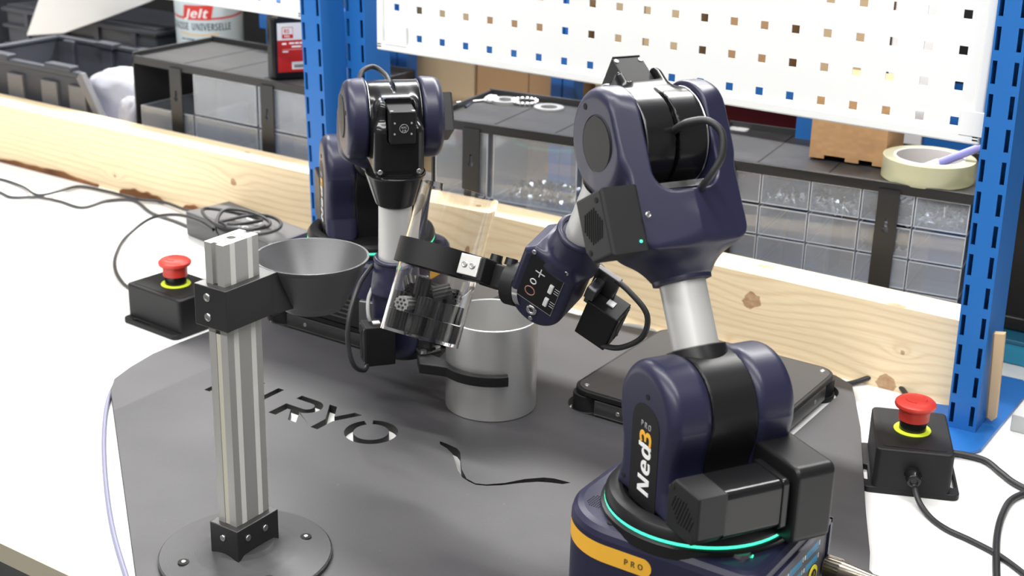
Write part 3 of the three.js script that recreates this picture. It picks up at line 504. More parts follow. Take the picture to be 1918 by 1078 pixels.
// ================================================================ metal cup, clear cylinder, ribbed pieces
{
  const lines = dtex(16, 512, (u, v, i, j) => 120 + 70 * (h2(0, j, 71) - 0.5) + 60 * (h2(0, j >> 2, 73) - 0.5), false), r = CUP_R, h = CUP_H, w = 0.0026;
  const m = std(lin(0.74, 0.74, 0.73), 0.34, 0.85, { bumpMap: lines, bumpScale: 0.00012, roughnessMap: null });
  const o = mesh('metal_cup', lathe([[0, 0.003], [r - w, 0.003], [r - w, h - 0.0005], [r - w + 0.0004, h], [r - 0.0004, h], [r, h - 0.0005], [r, 0.001], [r - 0.001, 0], [0, 0]], 96, 0.5), m);
  o.position.copy(CUP); tag(o, 'open brushed metal cup gripped by a robot arm on the dark base plate', 'cup');
}
{
  const o = thing('clear_cylinder', 'tilted clear acrylic cylinder part filled with black ribbed pieces', 'cylinder'), Y = TUBE_A, X = V(1, 0, 0), Z = X.clone().cross(Y); frame(o, TUBE_C, X, Y, Z);
  const r = TUBE_R, h = TUBE_L / 2, w = 0.002;
  mesh('wall', lathe([[r - w, -h], [r, -h], [r, h], [r - w, h], [r - w, -h]], 160, 0.5), M.acrylic, o);
  mesh('floor_disc', cyl(r - w - 0.0002, r - w - 0.0002, 0.003, 'y', 0, -h + 0.0015, 0, 96), M.acrylic, o);
  const s = new THREE.Shape(), n = 60, R = 0.0074; for (let i = 0; i <= n; i++) { const a = i / n * Math.PI * 2, q = R * (1 + 0.075 * Math.cos(a * 12)); i ? s.lineTo(q * Math.cos(a), q * Math.sin(a)) : s.moveTo(q, 0); }
  const hx = (x, y) => { const p = new THREE.Path(); for (let i = 0; i < 6; i++) { const a = i * Math.PI / 3; i ? p.lineTo(x + 0.0015 * Math.cos(a), y + 0.0015 * Math.sin(a)) : p.moveTo(x + 0.0015, y); } p.closePath(); s.holes.push(p); };
  hx(0, 0); for (let i = 0; i < 6; i++) hx(0.0043 * Math.cos(i * Math.PI / 3), 0.0043 * Math.sin(i * Math.PI / 3));
  const g = ext(s, 0.018).translate(0, 0, -0.009), dark = std(lin(0.016, 0.016, 0.017), 0.35), pale = std(lin(0.4, 0.4, 0.4), 0.5);
  // standing and lying pieces in the cylinder's own frame: [x, y, z, rx, ry, pale]
  const L = [], st = Math.PI / 2;
  for (let i = 0; i < 10; i++) L.push([0.0298 * Math.cos(i * 0.6283), 0.0125, 0.0298 * Math.sin(i * 0.6283), st + rr(-0.03, 0.03), rr(-0.05, 0.05), 0]);
  for (let i = 0; i < 4; i++) L.push([0.0118 * Math.cos(i * 1.571 + 0.5), 0.0125, 0.0118 * Math.sin(i * 1.571 + 0.5), st, 0, 0]);
  for (let i = 0; i < 9; i++) { const a = i * 0.698 + 0.4; if (i === 2) L.push([0.026 * Math.cos(a + 0.15), 0.0298, 0.026 * Math.sin(a + 0.15), 0.12, 0.15, 1]); else L.push([0.0288 * Math.cos(a), 0.0315, 0.0288 * Math.sin(a), st + rr(-0.09, 0.09), rr(-0.12, 0.12), 0]); }
  for (let i = 0; i < 3; i++) L.push([0.0102 * Math.cos(i * 2.09), 0.0315, 0.0102 * Math.sin(i * 2.09), st, 0, 0]);
  L.push([-0.017, 0.0495, 0.014, 0.5, 0.9, 0], [0.002, 0.0505, 0.021, st + 0.12, 0.2, 0], [0.02, 0.0495, 0.012, 0.5, -0.9, 0], [0.001, 0.0492, -0.006, 0.1, 1.4, 0], [0.008, 0.0492, -0.024, 0, 1.5, 0]);
  L.forEach(([x, y, z, rx, ry, white]) => {
    const p = mesh('ribbed_piece', g, white ? pale : dark); p.position.copy(V(x, -h + y, z).applyQuaternion(o.quaternion).add(TUBE_C));
    p.quaternion.copy(o.quaternion).multiply(new THREE.Quaternion().setFromEuler(new THREE.Euler(rx, ry, 0, 'YXZ')));
    tag(p, white ? 'pale grey honeycomb piece among the black ones in the clear cylinder' : 'small black ribbed honeycomb piece in the clear cylinder', 'piece', white ? undefined : 'black pieces in the clear cylinder');
  });
}

// ================================================================ funnel stand
{
  const px = 0.333, pz = 0.695, top = 0.316, o = thing('funnel_stand', 'aluminium profile post on a round printed foot carrying a grey funnel', 'stand', [px, MATY, pz]);
  const layer = dtex(8, 256, (u, v, i, j) => (j % 4 < 2 ? 180 : 70) + 30 * h2(0, j, 77), false), ringsT = layer.clone(); layer.repeat.set(1, 3); ringsT.repeat.set(1, 6); ringsT.needsUpdate = true;
  const print = std(lin(0.05, 0.05, 0.053), 0.42, 0.4, { bumpMap: layer, bumpScale: 0.00015 }), printFlat = std(lin(0.02, 0.02, 0.021), 0.42);
  const y = v => v - MATY;
  const foot = mesh('foot_disc', lathe([[0, 0], [0.0775, 0], [0.0785, 0.001], [0.0785, 0.0035], [0.077, 0.005], [0.06, 0.0062], [0.046, 0.0078], [0.037, 0.0098], [0.03, 0.0125], [0.026, 0.016], [0, 0.018]], 96), print, o);
  mesh('foot_collar', box(0.034, 0.034, 0.053, 0.0005, 0.0255, 0.0005, 0.0012), printFlat, o);
  for (const [x, z] of [[0.0179, -0.008], [0.0179, 0.014]]) screwAt(o, x, 0.031, z, 'x', 0.0028);
  screwAt(o, 0, 0.031, 0.0275, 'z', 0.0028);
  for (const [a, r] of [[0.45, 0.057], [2.1, 0.057], [3.7, 0.057], [5.25, 0.057]]) { const h = mesh('screw_hole', cyl(0.0052, 0.0052, 0.0015, 'y', r * Math.cos(a), 0.0066, r * Math.sin(a), 20), M.blackHole, foot); screwAt(foot, r * Math.cos(a), 0.0074, r * Math.sin(a), 'y', 0.002); }
  const H = y(top), w = 0.0215, d = 0.0415;
  const sec = new THREE.Shape(); { // profile section with open grooves, (x, -z)
    const a = w / 2, b = d / 2, g = 0.0028, dp = 0.0035; const P = [[-a, -b], [-g, -b], [-g, -b + dp], [g, -b + dp], [g, -b], [a, -b]];
    P.push([a, b], [g, b], [g, b - dp], [-g, b - dp], [-g, b], [-a, b]);
    P.forEach((p, i) => i ? sec.lineTo(...p) : sec.moveTo(...p)); sec.closePath();
    const hole = (x, z, r) => { const p = new THREE.Path(); p.absarc(x, z, r, 0, Math.PI * 2, true); sec.holes.push(p); };
    hole(0, 0, 0.0042); for (const x of [-0.0062, 0.0062]) for (const z of [-0.0165, 0.0165, -0.0062, 0.0062]) hole(x, z, 0.0011);
  }
  const post = mesh('profile_post', flat(sec, H - 0.02, 0.02, 0, 8), std(lin(0.5, 0.5, 0.48), 0.45, 0.55), o);
  const strip = std(lin(0.72, 0.72, 0.68), 0.5), stripB = std(lin(0.55, 0.53, 0.44), 0.55);
  for (const c of [-0.0103, 0.0103]) mesh('slot_cover', box(0.0012, H - 0.0405, 0.0056, w / 2 - 0.0003, 0.04 + (H - 0.0405) / 2, c), strip, post);
  mesh('slot_cover', box(0.0052, 0.185, 0.0025, 0, 0.04 + 0.0925, d / 2 - 0.0018), stripB, post);
  // clamp and funnel
  const cy0 = y(0.2425), cy1 = y(0.2795);
  const cl = mesh('clamp_block', [box(0.037, cy1 - cy0, 0.056, 0, (cy0 + cy1) / 2, 0, 0.0008)], printFlat, o);
  for (const k of [0.26, 0.74]) screwAt(o, -0.003, cy0 + (cy1 - cy0) * k, 0.0284, 'z', 0.0032);
  const fx = 0.346 - px, fz = 0.61 - pz, R = 0.0505;
  const fn = mesh('funnel', tf(lathe([[0.0245, -0.047], [0.027, -0.048], [0.0315, -0.041], [R - 0.001, -0.004], [R + 0.0008, -0.0008], [R + 0.0008, 0], [R - 0.0012, 0], [0.0298, -0.038], [0.0245, -0.043], [0.0245, -0.047]], 96, 0.7), fx, cy1, fz), std(lin(0.14, 0.14, 0.145), 0.4, 0.65, { bumpMap: ringsT, bumpScale: 0.00012, side: THREE.DoubleSide }), o); fn.userData.label = 'grey printed cone funnel with fine layer lines';
  for (const x of [0.0145, -0.0185]) mesh('gusset', tf(ext(poly([[0, cy0], [0, cy1], [0.0075, cy1], [0.031, cy1 - 0.042], [0.028, cy0 - 0.003]]), 0.004), x, 0, -0.0275, 0, Math.PI / 2), printFlat, o);
  mesh('funnel_web', box(0.0345, 0.004, 0.0085, 0, cy1 - 0.0022, -0.0315), printFlat, o);
  mesh('funnel_web', box(0.0345, 0.004, 0.03, 0, cy0 - 0.0005, -0.0425), printFlat, o);
}

// ================================================================ emergency stops
function estop(label, x, z, ry) {
  const o = thing('emergency_stop', label, 'emergency stop', [x, 0, z], ry, 'emergency stop boxes');
  const fl = flat((() => { const s = rrect(0.104, 0.098, 0.008); for (const k of [-1, 1]) { const p = new THREE.Path(); p.setFromPoints(rrect(0.034, 0.0045, 0.0022, 0.018, k * 0.0435).getPoints(6)); s.holes.push(p); } return s; })(), 0.007, 0, 0.0012);
  mesh('flange', fl, M.blackMatte, o);
  mesh('box_body', tf(ext(rrect(0.104, 0.078, 0.006), 0.046, 0.0022, 10), 0, 0.005, 0, -Math.PI / 2), M.blackMatte, o);
  mesh('lid_inset', flat(rrect(0.09, 0.064, 0.004), 0.0006, 0.0508), M.blackMatte, o);
  mesh('lime_ring', lathe([[0.0135, 0.0514], [0.0188, 0.0514], [0.0192, 0.0524], [0.0186, 0.0532], [0.0135, 0.0532]], 48), M.lime, o).userData.label = 'lime yellow ring';
  mesh('button_neck', cyl(0.0138, 0.0138, 0.012, 'y', 0, 0.0585, 0, 40), M.blackGloss, o);
  mesh('button', lathe([[0, 0.087], [0.012, 0.0868], [0.018, 0.0855], [0.0208, 0.083], [0.0212, 0.0805], [0.0203, 0.0785], [0.0165, 0.0772], [0.0158, 0.074], [0.0158, 0.0645], [0, 0.0645]], 56), M.red, o).userData.label = 'red mushroom push button';
  mesh('button_arrows', [torus(0.011, 0.0005, 'y', 0, 0.087, 0, 24, 1.3), torus(0.011, 0.0005, 'y', 0, 0.087, 0, 24, 1.3).rotateY(2.4)], std(lin(0.5, 0.02, 0.015), 0.5), o);
  mesh('cable_gland', [cyl(0.0088, 0.0088, 0.007, 'x', 0.0555, 0.026, 0, 6), cyl(0.006, 0.0082, 0.008, 'x', 0.063, 0.026, 0, 20), torus(0.0052, 0.0018, 'x', 0.067, 0.026, 0, 20)], M.blackGloss, o);
  return o;
}
estop('black emergency stop box with red button, standing at the foot of the blue upright', 0.7655, 0.153, -67 * Math.PI / 180);
estop('black emergency stop box with red button, half hidden behind the aluminium post', -0.160, 0.308, Math.PI - 0.06);

// ================================================================ power supply and cables
{
  const t = ctex(512, 256, (g, w, h) => { g.fillStyle = '#5c5c5e'; g.fillRect(0, 0, w, h); g.fillStyle = '#cfcfcf'; for (const [x, y, w2, h2_] of [[150, 92, 90, 12], [252, 86, 44, 22]]) g.fillRect(x, y, w2, h2_); g.fillStyle = '#98989a'; for (let i = 0; i < 5; i++) for (let k = 0; k < 6; k++) g.fillRect(150 + k * 34, 118 + i * 13, 14 + ((i * 5 + k * 7) % 16), 4); g.strokeStyle = '#d8d8d8'; g.lineWidth = 6; g.beginPath(); g.arc(262, 208, 13, 0.9, 5.4); g.stroke(); g.beginPath(); g.arc(296, 208, 13, 0.9, 5.4); g.stroke(); g.strokeRect(326, 196, 22, 24); g.beginPath(); g.moveTo(366, 220); g.lineTo(380, 194); g.lineTo(394, 220); g.closePath(); g.stroke(); });
  const o = thing('power_supply', 'flat dark grey power supply brick with printed markings, against the plank', 'power supply', [-0.301, 0, 0.028], 0.02 - 0.2);
  mesh('case', box(0.212, 0.039, 0.082, 0, 0.0195, 0, 0.003), std(lin(0.085, 0.085, 0.088), 0.5), o);
  mesh('printed_label', tf(new THREE.PlaneGeometry(0.19, 0.066), 0.006, 0.0392, 0, -Math.PI / 2), std(0xffffff, 0.55, 0, { map: t }), o);
}
function cable(label, pts, r, m = M.cable, nm = 'cable') { const o = mesh(nm, tube(pts.map(([u, v, y]) => onY(u, v, y)), r, 140, 10), m); return tag(o, label, 'cable'); }
const pale = std(lin(0.2, 0.2, 0.29), 0.45);
cable('thin lavender grey cable running past the rounded edge of the dark plate', [[217, 716, 0.003], [203, 748, 0.003], [195, 810, 0.003], [198, 900, 0.003], [211, 990, 0.003], [236, 1078, 0.003], [258, 1140, 0.003]], 0.0026, pale);
cable('black cable lying along the foot of the plank and rising over its bark', [[-40, 330, 0.003], [0, 335, 0.003], [40, 348, 0.004], [75, 365, 0.008], [110, 358, 0.007], [148, 349, 0.004], [200, 358, 0.004], [260, 373, 0.006], [300, 377, 0.006], [345, 392, 0.012], [362, 396, 0.024]], 0.0026, std(lin(0.05, 0.05, 0.055), 0.5));
cable('dark grey cable curving over the white worktop to the power supply', [[-40, 350, 0.003], [0, 360, 0.003], [22, 369, 0.003], [70, 369, 0.004], [110, 376, 0.003], [155, 388, 0.003], [200, 376, 0.003], [245, 374, 0.003], [285, 399, 0.003], [330, 415, 0.003], [352, 424, 0.003]], 0.0026, std(lin(0.055, 0.055, 0.06), 0.5));
cable('black cable looping from the half hidden emergency stop box to the coil', [[262, 556, 0.026], [246, 543, 0.026], [230, 530, 0.02], [216, 505, 0.012], [218, 475, 0.006], [240, 440, 0.006], [280, 410, 0.02], [325, 402, 0.036], [370, 412, 0.045], [400, 430, 0.046]], 0.0026);
{ // coiled cable on the power supply
  const pts = []; for (let i = 0; i <= 110; i++) { const a = i / 110 * Math.PI * 2 * 3.2, k = i / 110; pts.push(V(-0.285 + 0.012 * Math.sin(a * 0.31) + (0.05 + 0.012 * Math.sin(i * 0.23)) * Math.cos(a), 0.044 + 0.006 * k + 0.005 * (1 + Math.sin(a * 1.3 + 1)), 0.062 + (0.036 + 0.006 * Math.cos(i * 0.17)) * Math.sin(a))); }
  const tie = []; const o = thing('coiled_cable', 'coil of black cable tied in loops beside the power supply', 'cable');
  mesh('coil', tube(pts, 0.0027, 300, 8), M.cable, o);
  mesh('cable_tie', torus(0.011, 0.0014, 'z', -0.285, 0.047, 0.1, 24), M.black, o);
}
cable('black cable with a cable gland running from the emergency stop box off the worktop', [[1713, 897, 0.026], [1714, 915, 0.017], [1722, 940, 0.008], [1742, 968, 0.003], [1772, 990, 0.003], [1815, 1010, 0.003], [1865, 1036, 0.003], [1905, 1064, 0.003], [1960, 1110, 0.003]], 0.003);
cable('black cable passing behind the emergency stop box at the foot plate', [[1735, 850, 0.004], [1785, 848, 0.004], [1815, 853, 0.004], [1845, 862, 0.004], [1875, 885, 0.004], [1900, 904, 0.004], [1950, 928, 0.004]], 0.0036);
cable('thick black cable bending round on the white worktop at the table edge', [[1970, 905, 0.0035], [1925, 921, 0.0035], [1895, 935, 0.0035], [1878, 962, 0.0035], [1868, 1000, 0.0035], [1866, 1050, 0.0035], [1868, 1110, 0.0035]], 0.0036);
cable('black cable arching out from behind the empty platform', [[1560, 722, 0.003], [1600, 716, 0.004], [1640, 702, 0.012], [1656, 697, 0.016], [1672, 706, 0.012], [1690, 728, 0.006], [1705, 752, 0.003]], 0.0033);
cable('thin grey cable lying at the back edge of the dark plate', [[1085, 592, 0.003], [1150, 606, 0.003], [1185, 609, 0.003], [1215, 616, 0.003], [1250, 634, 0.003]], 0.0024, std(lin(0.3, 0.3, 0.3), 0.5));

// ================================================================ drawer cabinets (seen from the back)
const drawerGeo = new Map();
function drawer(parent, x0, x1, y0, y1, dep, fillLabel) {
  const w = x1 - x0, h = y1 - y0, t = 0.0014;
  const o = mesh('drawer', [box(w, h, t, (x0 + x1) / 2, (y0 + y1) / 2, -0.004), box(t, h, dep, x0 + t / 2, (y0 + y1) / 2, -dep / 2 - 0.005), box(t, h, dep, x1 - t / 2, (y0 + y1) / 2, -dep / 2 - 0.005), box(w, t, dep, (x0 + x1) / 2, y0 + t / 2, -dep / 2 - 0.005), box(w, h, t, (x0 + x1) / 2, (y0 + y1) / 2, -dep - 0.006)], M.drawer, parent);
  mesh('drawer_rim', [box(w + 0.001, 0.0014, 0.002, (x0 + x1) / 2, y1, -0.0035), box(w, 0.0012, 0.0014, (x0 + x1) / 2, y0 + 0.0006, -0.0032), box(0.0014, 0.0014, dep, x0 + 0.0007, y1, -dep / 2 - 0.005), box(0.0014, 0.0014, dep, x1 - 0.0007, y1, -dep / 2 - 0.005), box(0.0012, h, 0.0012, x0, (y0 + y1) / 2, -0.0032), box(0.0012, h, 0.0012, x1, (y0 + y1) / 2, -0.0032)], M.drawerEdge, o);
  return o;
}
M.drawerEdge = phy(lin(0.78, 0.81, 0.86), 0.35, { transmission: 0.3, thickness: 0 });
function keyStrap(parent, x, h, w = 0.027) {
  const s = poly([[x - w / 2, 0.004], [x + w / 2, 0.004], [x + w / 2, h], [x - w / 2, h]]), p = new THREE.Path(); p.absarc(x, h - 0.052, 0.0042, Math.PI * 0.35, Math.PI * 0.65, true); p.lineTo(x - 0.0019, h - 0.038); p.lineTo(x + 0.0019, h - 0.038); p.closePath(); s.holes.push(p);
  return mesh('hanging_strap', tf(ext(s, 0.002), 0, 0, 0.0005), M.cab, parent);
}
M.cab = std(lin(0.03, 0.03, 0.031), 0.42); M.cabTop = std(0xffffff, 0.5, 0, { map: dtex(512, 256, (u, v, i, j) => { const k = 46 + 30 * Math.max(0, fbm(u * 8, v * 8, 91) - 0.45) + 10 * fbm(u * 60, v * 60, 93) + (vn(u * 200, v * 160, 95) > 0.975 ? 30 : 0); return [k, k, k + 1]; }) });
function cabinet(label, pos, ry, W, Hc, dep, straps, drawers, grooves) {
  const o = thing('drawer_cabinet', label, 'drawer cabinet', pos, ry, 'black drawer cabinets behind the plank'), t = 0.003;
  mesh('side_panel', box(t, Hc - 0.012, dep, t / 2, (Hc - 0.012) / 2, -dep / 2), M.cab, o);
  mesh('side_panel', box(t, Hc - 0.012, dep, W - t / 2, (Hc - 0.012) / 2, -dep / 2), M.cab, o);
  mesh('bottom_panel', box(W, t, dep, W / 2, t / 2, -dep / 2), M.cab, o);
  const top = mesh('top_panel', box(W - 0.006, 0.004, dep - 0.006, W / 2, Hc - 0.01, -dep / 2), M.cabTop, o);
  mesh('top_rim', [box(W, 0.013, 0.003, W / 2, Hc - 0.0065 - 0.006, -0.0015, 0.0008), box(W, 0.0022, 0.007, W / 2, Hc - 0.0065, -0.003, 0.0008), box(W, 0.016, 0.004, W / 2, Hc - 0.006, -dep + 0.002, 0.001), box(0.004, 0.015, dep, 0.002, Hc - 0.0075, -dep / 2, 0.001), box(0.004, 0.015, dep, W - 0.002, Hc - 0.0075, -dep / 2, 0.001)], M.cab, o);
  for (const g of grooves) mesh('top_groove', box(0.0022, 0.0012, dep - 0.012, g, Hc - 0.0082, -dep / 2), M.blackHole, o);
  const d = drawers.map(a => drawer(o, a[0], a[1], a[2], a[3], Math.min(dep - 0.02, 0.13)));
  for (const s of straps) keyStrap(o, s, Hc - 0.014);
  return o;
}
const CABH = 0.22;
const cabL = cabinet('black drawer cabinet with an empty compartment, under the black bottle', [-0.712, 0, -0.130], 0, 0.46, CABH, 0.19, [0.104, 0.31], [[0.012, 0.135, 0.066, 0.129], [0.142, 0.281, 0.066, 0.129], [0.142, 0.281, 0.134, 0.2], [0.288, 0.44, 0.066, 0.129], [0.288, 0.44, 0.134, 0.2], [0.012, 0.135, 0.004, 0.061], [0.142, 0.281, 0.004, 0.061], [0.288, 0.44, 0.004, 0.061]], [0.11, 0.20, 0.29, 0.38]);
const CY = 0.1265, co = [-0.0524, 0, -0.0985], along = s => [co[0] + s * Math.cos(CY), 0, co[2] - s * Math.sin(CY)];
const cabA = cabinet('black drawer cabinet with large clear drawers, under the bearing rings', along(0), CY, 0.386, CABH, 0.185, [0.066, 0.268], [[0.006, 0.09, 0.104, 0.2], [0.006, 0.09, 0.006, 0.099], [0.1, 0.23, 0.104, 0.2], [0.1, 0.23, 0.006, 0.099], [0.24, 0.376, 0.104, 0.2], [0.24, 0.376, 0.006, 0.099]], [0.095, 0.19, 0.285]);
const cols = [0.006, 0.0405, 0.106, 0.1715, 0.2375, 0.3045, 0.372], rowsY = [[0.1615, 0.2], [0.119, 0.157], [0.0775, 0.1155], [0.036, 0.074]];
const smallD = []; for (let c = 0; c < 6; c++) for (const [a, b] of rowsY) smallD.push([cols[c] + 0.001, cols[c + 1] - 0.002, a, b]);
const cabB = cabinet('black drawer cabinet with rows of small clear drawers, under the cardboard box', along(0.388), CY, 0.386, CABH, 0.185, [0.058, 0.272], smallD, [0.095, 0.19, 0.285]);
// hardware lying in the drawers
function hardware(cab, label, x0, x1, y, dep, n, m, kind, hz = 0.012) {
  const g = kind === 'screw' ? [cyl(0.0012, 0.0012, 0.012, 'x', 0.006, 0, 0, 6), cyl(0.0026, 0.0026, 0.003, 'x', 0, 0, 0, 8)] : [cyl(0.0032, 0.0032, 0.0034, 'y', 0, 0, 0, 6), cyl(0.0014, 0.0014, 0.008, 'y', 0, -0.003, 0, 6)];
  const geo = merge(g), im = new THREE.InstancedMesh(geo, m, n), q = new THREE.Object3D();
  for (let i = 0; i < n; i++) { const zt = Math.pow(rnd(), 1.4); q.position.set(rr(x0 + 0.005, x1 - 0.006), y + rnd() * hz * (0.3 + 0.7 * rnd()) + zt * hz * 0.6, -0.017 - zt * dep); q.rotation.set(rr(0, 6.3), rr(0, 6.3), rr(-0.7, 0.7)); q.updateMatrix(); im.setMatrixAt(i, q.matrix); }
  im.name = numbered('small_hardware'); im.position.copy(cab.position); im.rotation.copy(cab.rotation); im.castShadow = im.receiveShadow = true; tag(im, label, 'hardware', null, 'stuff'); scene.add(im);
}
hardware(cabA, 'loose pale screws scattered in a large clear drawer', 0.105, 0.225, 0.109, 0.08, 130, M.steel, 'nut', 0.006);
hardware(cabB, 'heap of shiny steel screws in a small clear drawer', cols[3], cols[4] - 0.002, 0.166, 0.04, 300, M.steel, 'screw', 0.015);
hardware(cabB, 'black screws heaped behind the shiny ones in a small clear drawer', cols[3], cols[4] - 0.002, 0.176, 0.09, 200, M.blackGloss, 'screw', 0.014);
hardware(cabB, 'few shiny nuts scattered in a small clear drawer', cols[2], cols[3] - 0.002, 0.166, 0.04, 40, M.steel, 'nut', 0.003);
hardware(cabB, 'black screws lying in the clear drawer behind the hanging strap', cols[4], cols[5] - 0.002, 0.166, 0.05, 90, M.blackGloss, 'screw', 0.01);
hardware(cabB, 'shiny steel screws spread in the clear drawer beside the blue upright', cols[5], cols[6] - 0.002, 0.166, 0.05, 320, M.steel, 'screw', 0.013);
hardware(cabB, 'black knobs piled in a small clear drawer in the second row', cols[4], cols[5] - 0.002, 0.124, 0.05, 120, M.blackGloss, 'nut', 0.016);

// ================================================================ things on the cabinets
const TOPY = CABH - 0.008;
{
  const P = onY(531, 150, TOPY), o = thing('bottle', 'black plastic bottle with a red and white label on the drawer cabinet', 'bottle', [P.x - 0.004, TOPY, P.z - 0.02], 0.98);
  mesh('bottle_body', [tf(ext(rrect(0.066, 0.034, 0.008), 0.1, 0.004, 8), 0, 0, 0, -Math.PI / 2), tf(ext(rrect(0.034, 0.026, 0.01), 0.02, 0.002, 8), 0, 0.1, 0, -Math.PI / 2)], M.blackGloss, o);
  mesh('cap', cyl(0.012, 0.012, 0.02, 'y', 0, 0.13, 0, 24), M.black, o);
  const t = ctex(256, 340, (g, w, h) => { g.fillStyle = '#e9e9ee'; g.fillRect(0, 0, w, h); g.fillStyle = '#c3241d'; g.fillRect(0, 118, w, h - 118); g.strokeStyle = '#c3241d'; g.lineWidth = 4; g.strokeRect(40, 30, 84, 74); g.fillStyle = '#c3241d'; g.font = 'bold 40px sans-serif'; g.fillText('RS', 52, 70); g.fillRect(40, 78, 84, 27); g.fillStyle = '#fff'; g.font = 'bold 22px sans-serif'; g.fillText('PRO', 56, 100); g.fillRect(36, 136, 34, 13); for (const [x, w2] of [[92, 42], [140, 30], [176, 48]]) g.fillRect(x, 134, w2, 12); g.fillRect(112, 158, 76, 12); g.fillRect(36, 182, 180, 2); g.fillRect(40, 192, 44, 10); g.fillStyle = '#f0f0f0'; g.fillRect(110, 270, 130, 52); g.fillStyle = '#333'; for (let i = 0; i < 30; i++) g.fillRect(128 + i * 3.2, 290, 1 + (i * 7 % 3), 22); });
  mesh('label', tf(new THREE.PlaneGeometry(0.052, 0.078), 0.003, 0.052, 0.0174), std(0xffffff, 0.4, 0, { map: t }), o);
}
{
  const ring = (label, u, v, r0, r1, h, m) => { const P = onY(u, v, TOPY), o = mesh('bearing_ring', lathe([[r0, 0], [r1, 0], [r1, h], [r0, h], [r0, 0]], 40), m); o.position.set(P.x, TOPY, P.z); tag(o, label, 'bearing ring'); return o; };
  ring('pale metal bearing ring leaning on the row of balls, on the drawer cabinet', 946, 192, 0.013, 0.0215, 0.005, M.alu);
  ring('flat grey metal bearing washer on the drawer cabinet', 1028, 204, 0.0125, 0.0225, 0.0035, M.alu);
  const P = onY(983, 194, TOPY), o = thing('ball_cage', 'ring of shiny steel balls from a thrust bearing, on the drawer cabinet', 'ball bearing', [P.x, TOPY, P.z]);
  mesh('cage_ring', torus(0.019, 0.0011, 'y', 0, 0.0035, 0, 40), M.alu, o);
  for (let i = 0; i < 16; i++) mesh('ball', new THREE.SphereGeometry(0.0034, 14, 10).translate(0.019 * Math.cos(i * Math.PI / 8), 0.0035, 0.019 * Math.sin(i * Math.PI / 8)), M.steel, o);
  const Q = onY(922, 186, TOPY + 0.004), w = mesh('crumpled_tissue', new THREE.IcosahedronGeometry(0.011, 2), M.white); const pa = w.geometry.attributes.position; for (let i = 0; i < pa.count; i++) { const k = 0.75 + 0.5 * vn(pa.getX(i) * 300, pa.getY(i) * 300 + pa.getZ(i) * 210, 5); pa.setXYZ(i, pa.getX(i) * k, pa.getY(i) * k * 0.55, pa.getZ(i) * k); } w.geometry.computeVertexNormals(); w.position.set(Q.x, TOPY + 0.0045, Q.z); tag(w, 'small crumpled white tissue beside the bearing rings', 'tissue');
  for (const [a, b, lab] of [[[855, 192], [905, 188], 'short black metal rod lying on the drawer cabinet'], [[872, 200], [888, 186], 'small black pin lying across the metal rod on the drawer cabinet']]) { const p = onY(...a, TOPY + 0.002), q = onY(...b, TOPY + 0.002), m = mesh('metal_rod', tube([p, p.clone().lerp(q, 0.5), q], 0.0018, 4, 8), M.steel); tag(m, lab, 'rod'); }
  const W = onY(1381, 241, TOPY), c = thing('white_plate', 'small white plastic plate with a hole, on the drawer cabinet', 'plate', [W.x, TOPY, W.z], CY); mesh('plate_body', flat(rrect(0.034, 0.022, 0.005), 0.002), M.white, c); mesh('plate_hole', cyl(0.0016, 0.0016, 0.0004, 'y', 0.0, 0.0021, 0, 12), M.greyInk, c);
}
{
  const P = onY(1513, 298, TOPY), kraft = std(0xffffff, 0.85, 0, { map: dtex(256, 256, (u, v, i, j) => { const k = 1 + 0.08 * (h2(i >> 1, j, 97) - 0.5) + 0.05 * (fbm(u * 12, v * 12, 99) - 0.5); return [192 * k, 150 * k, 106 * k]; }) });
  const o = thing('cardboard_box', 'brown cardboard box with notched bottom edge on the drawer cabinet', 'box', [P.x, TOPY + 0.003, P.z - 0.003], CY - 0.02), w = 0.1, h = 0.1, d = 0.095, t = 0.003;
  mesh('front_wall', tf(ext(poly([[0, 0], [0.02, 0], [0.02, 0.005], [0.048, 0.005], [0.048, 0], [0.066, 0], [0.066, 0.005], [0.084, 0.005], [0.084, 0], [w, 0], [w, h], [0, h]]), t), 0, 0, -t), kraft, o);
  mesh('side_wall', box(t, h, d, w - t / 2, h / 2, -d / 2 - t), kraft, o); mesh('side_wall', box(t, h, d, t / 2, h / 2, -d / 2 - t), kraft, o);
  mesh('back_wall', box(w, h, t, w / 2, h / 2, -d - t * 1.5), kraft, o); mesh('top_flap', box(w, t, d, w / 2, h + t / 2, -d / 2), kraft, o);
}
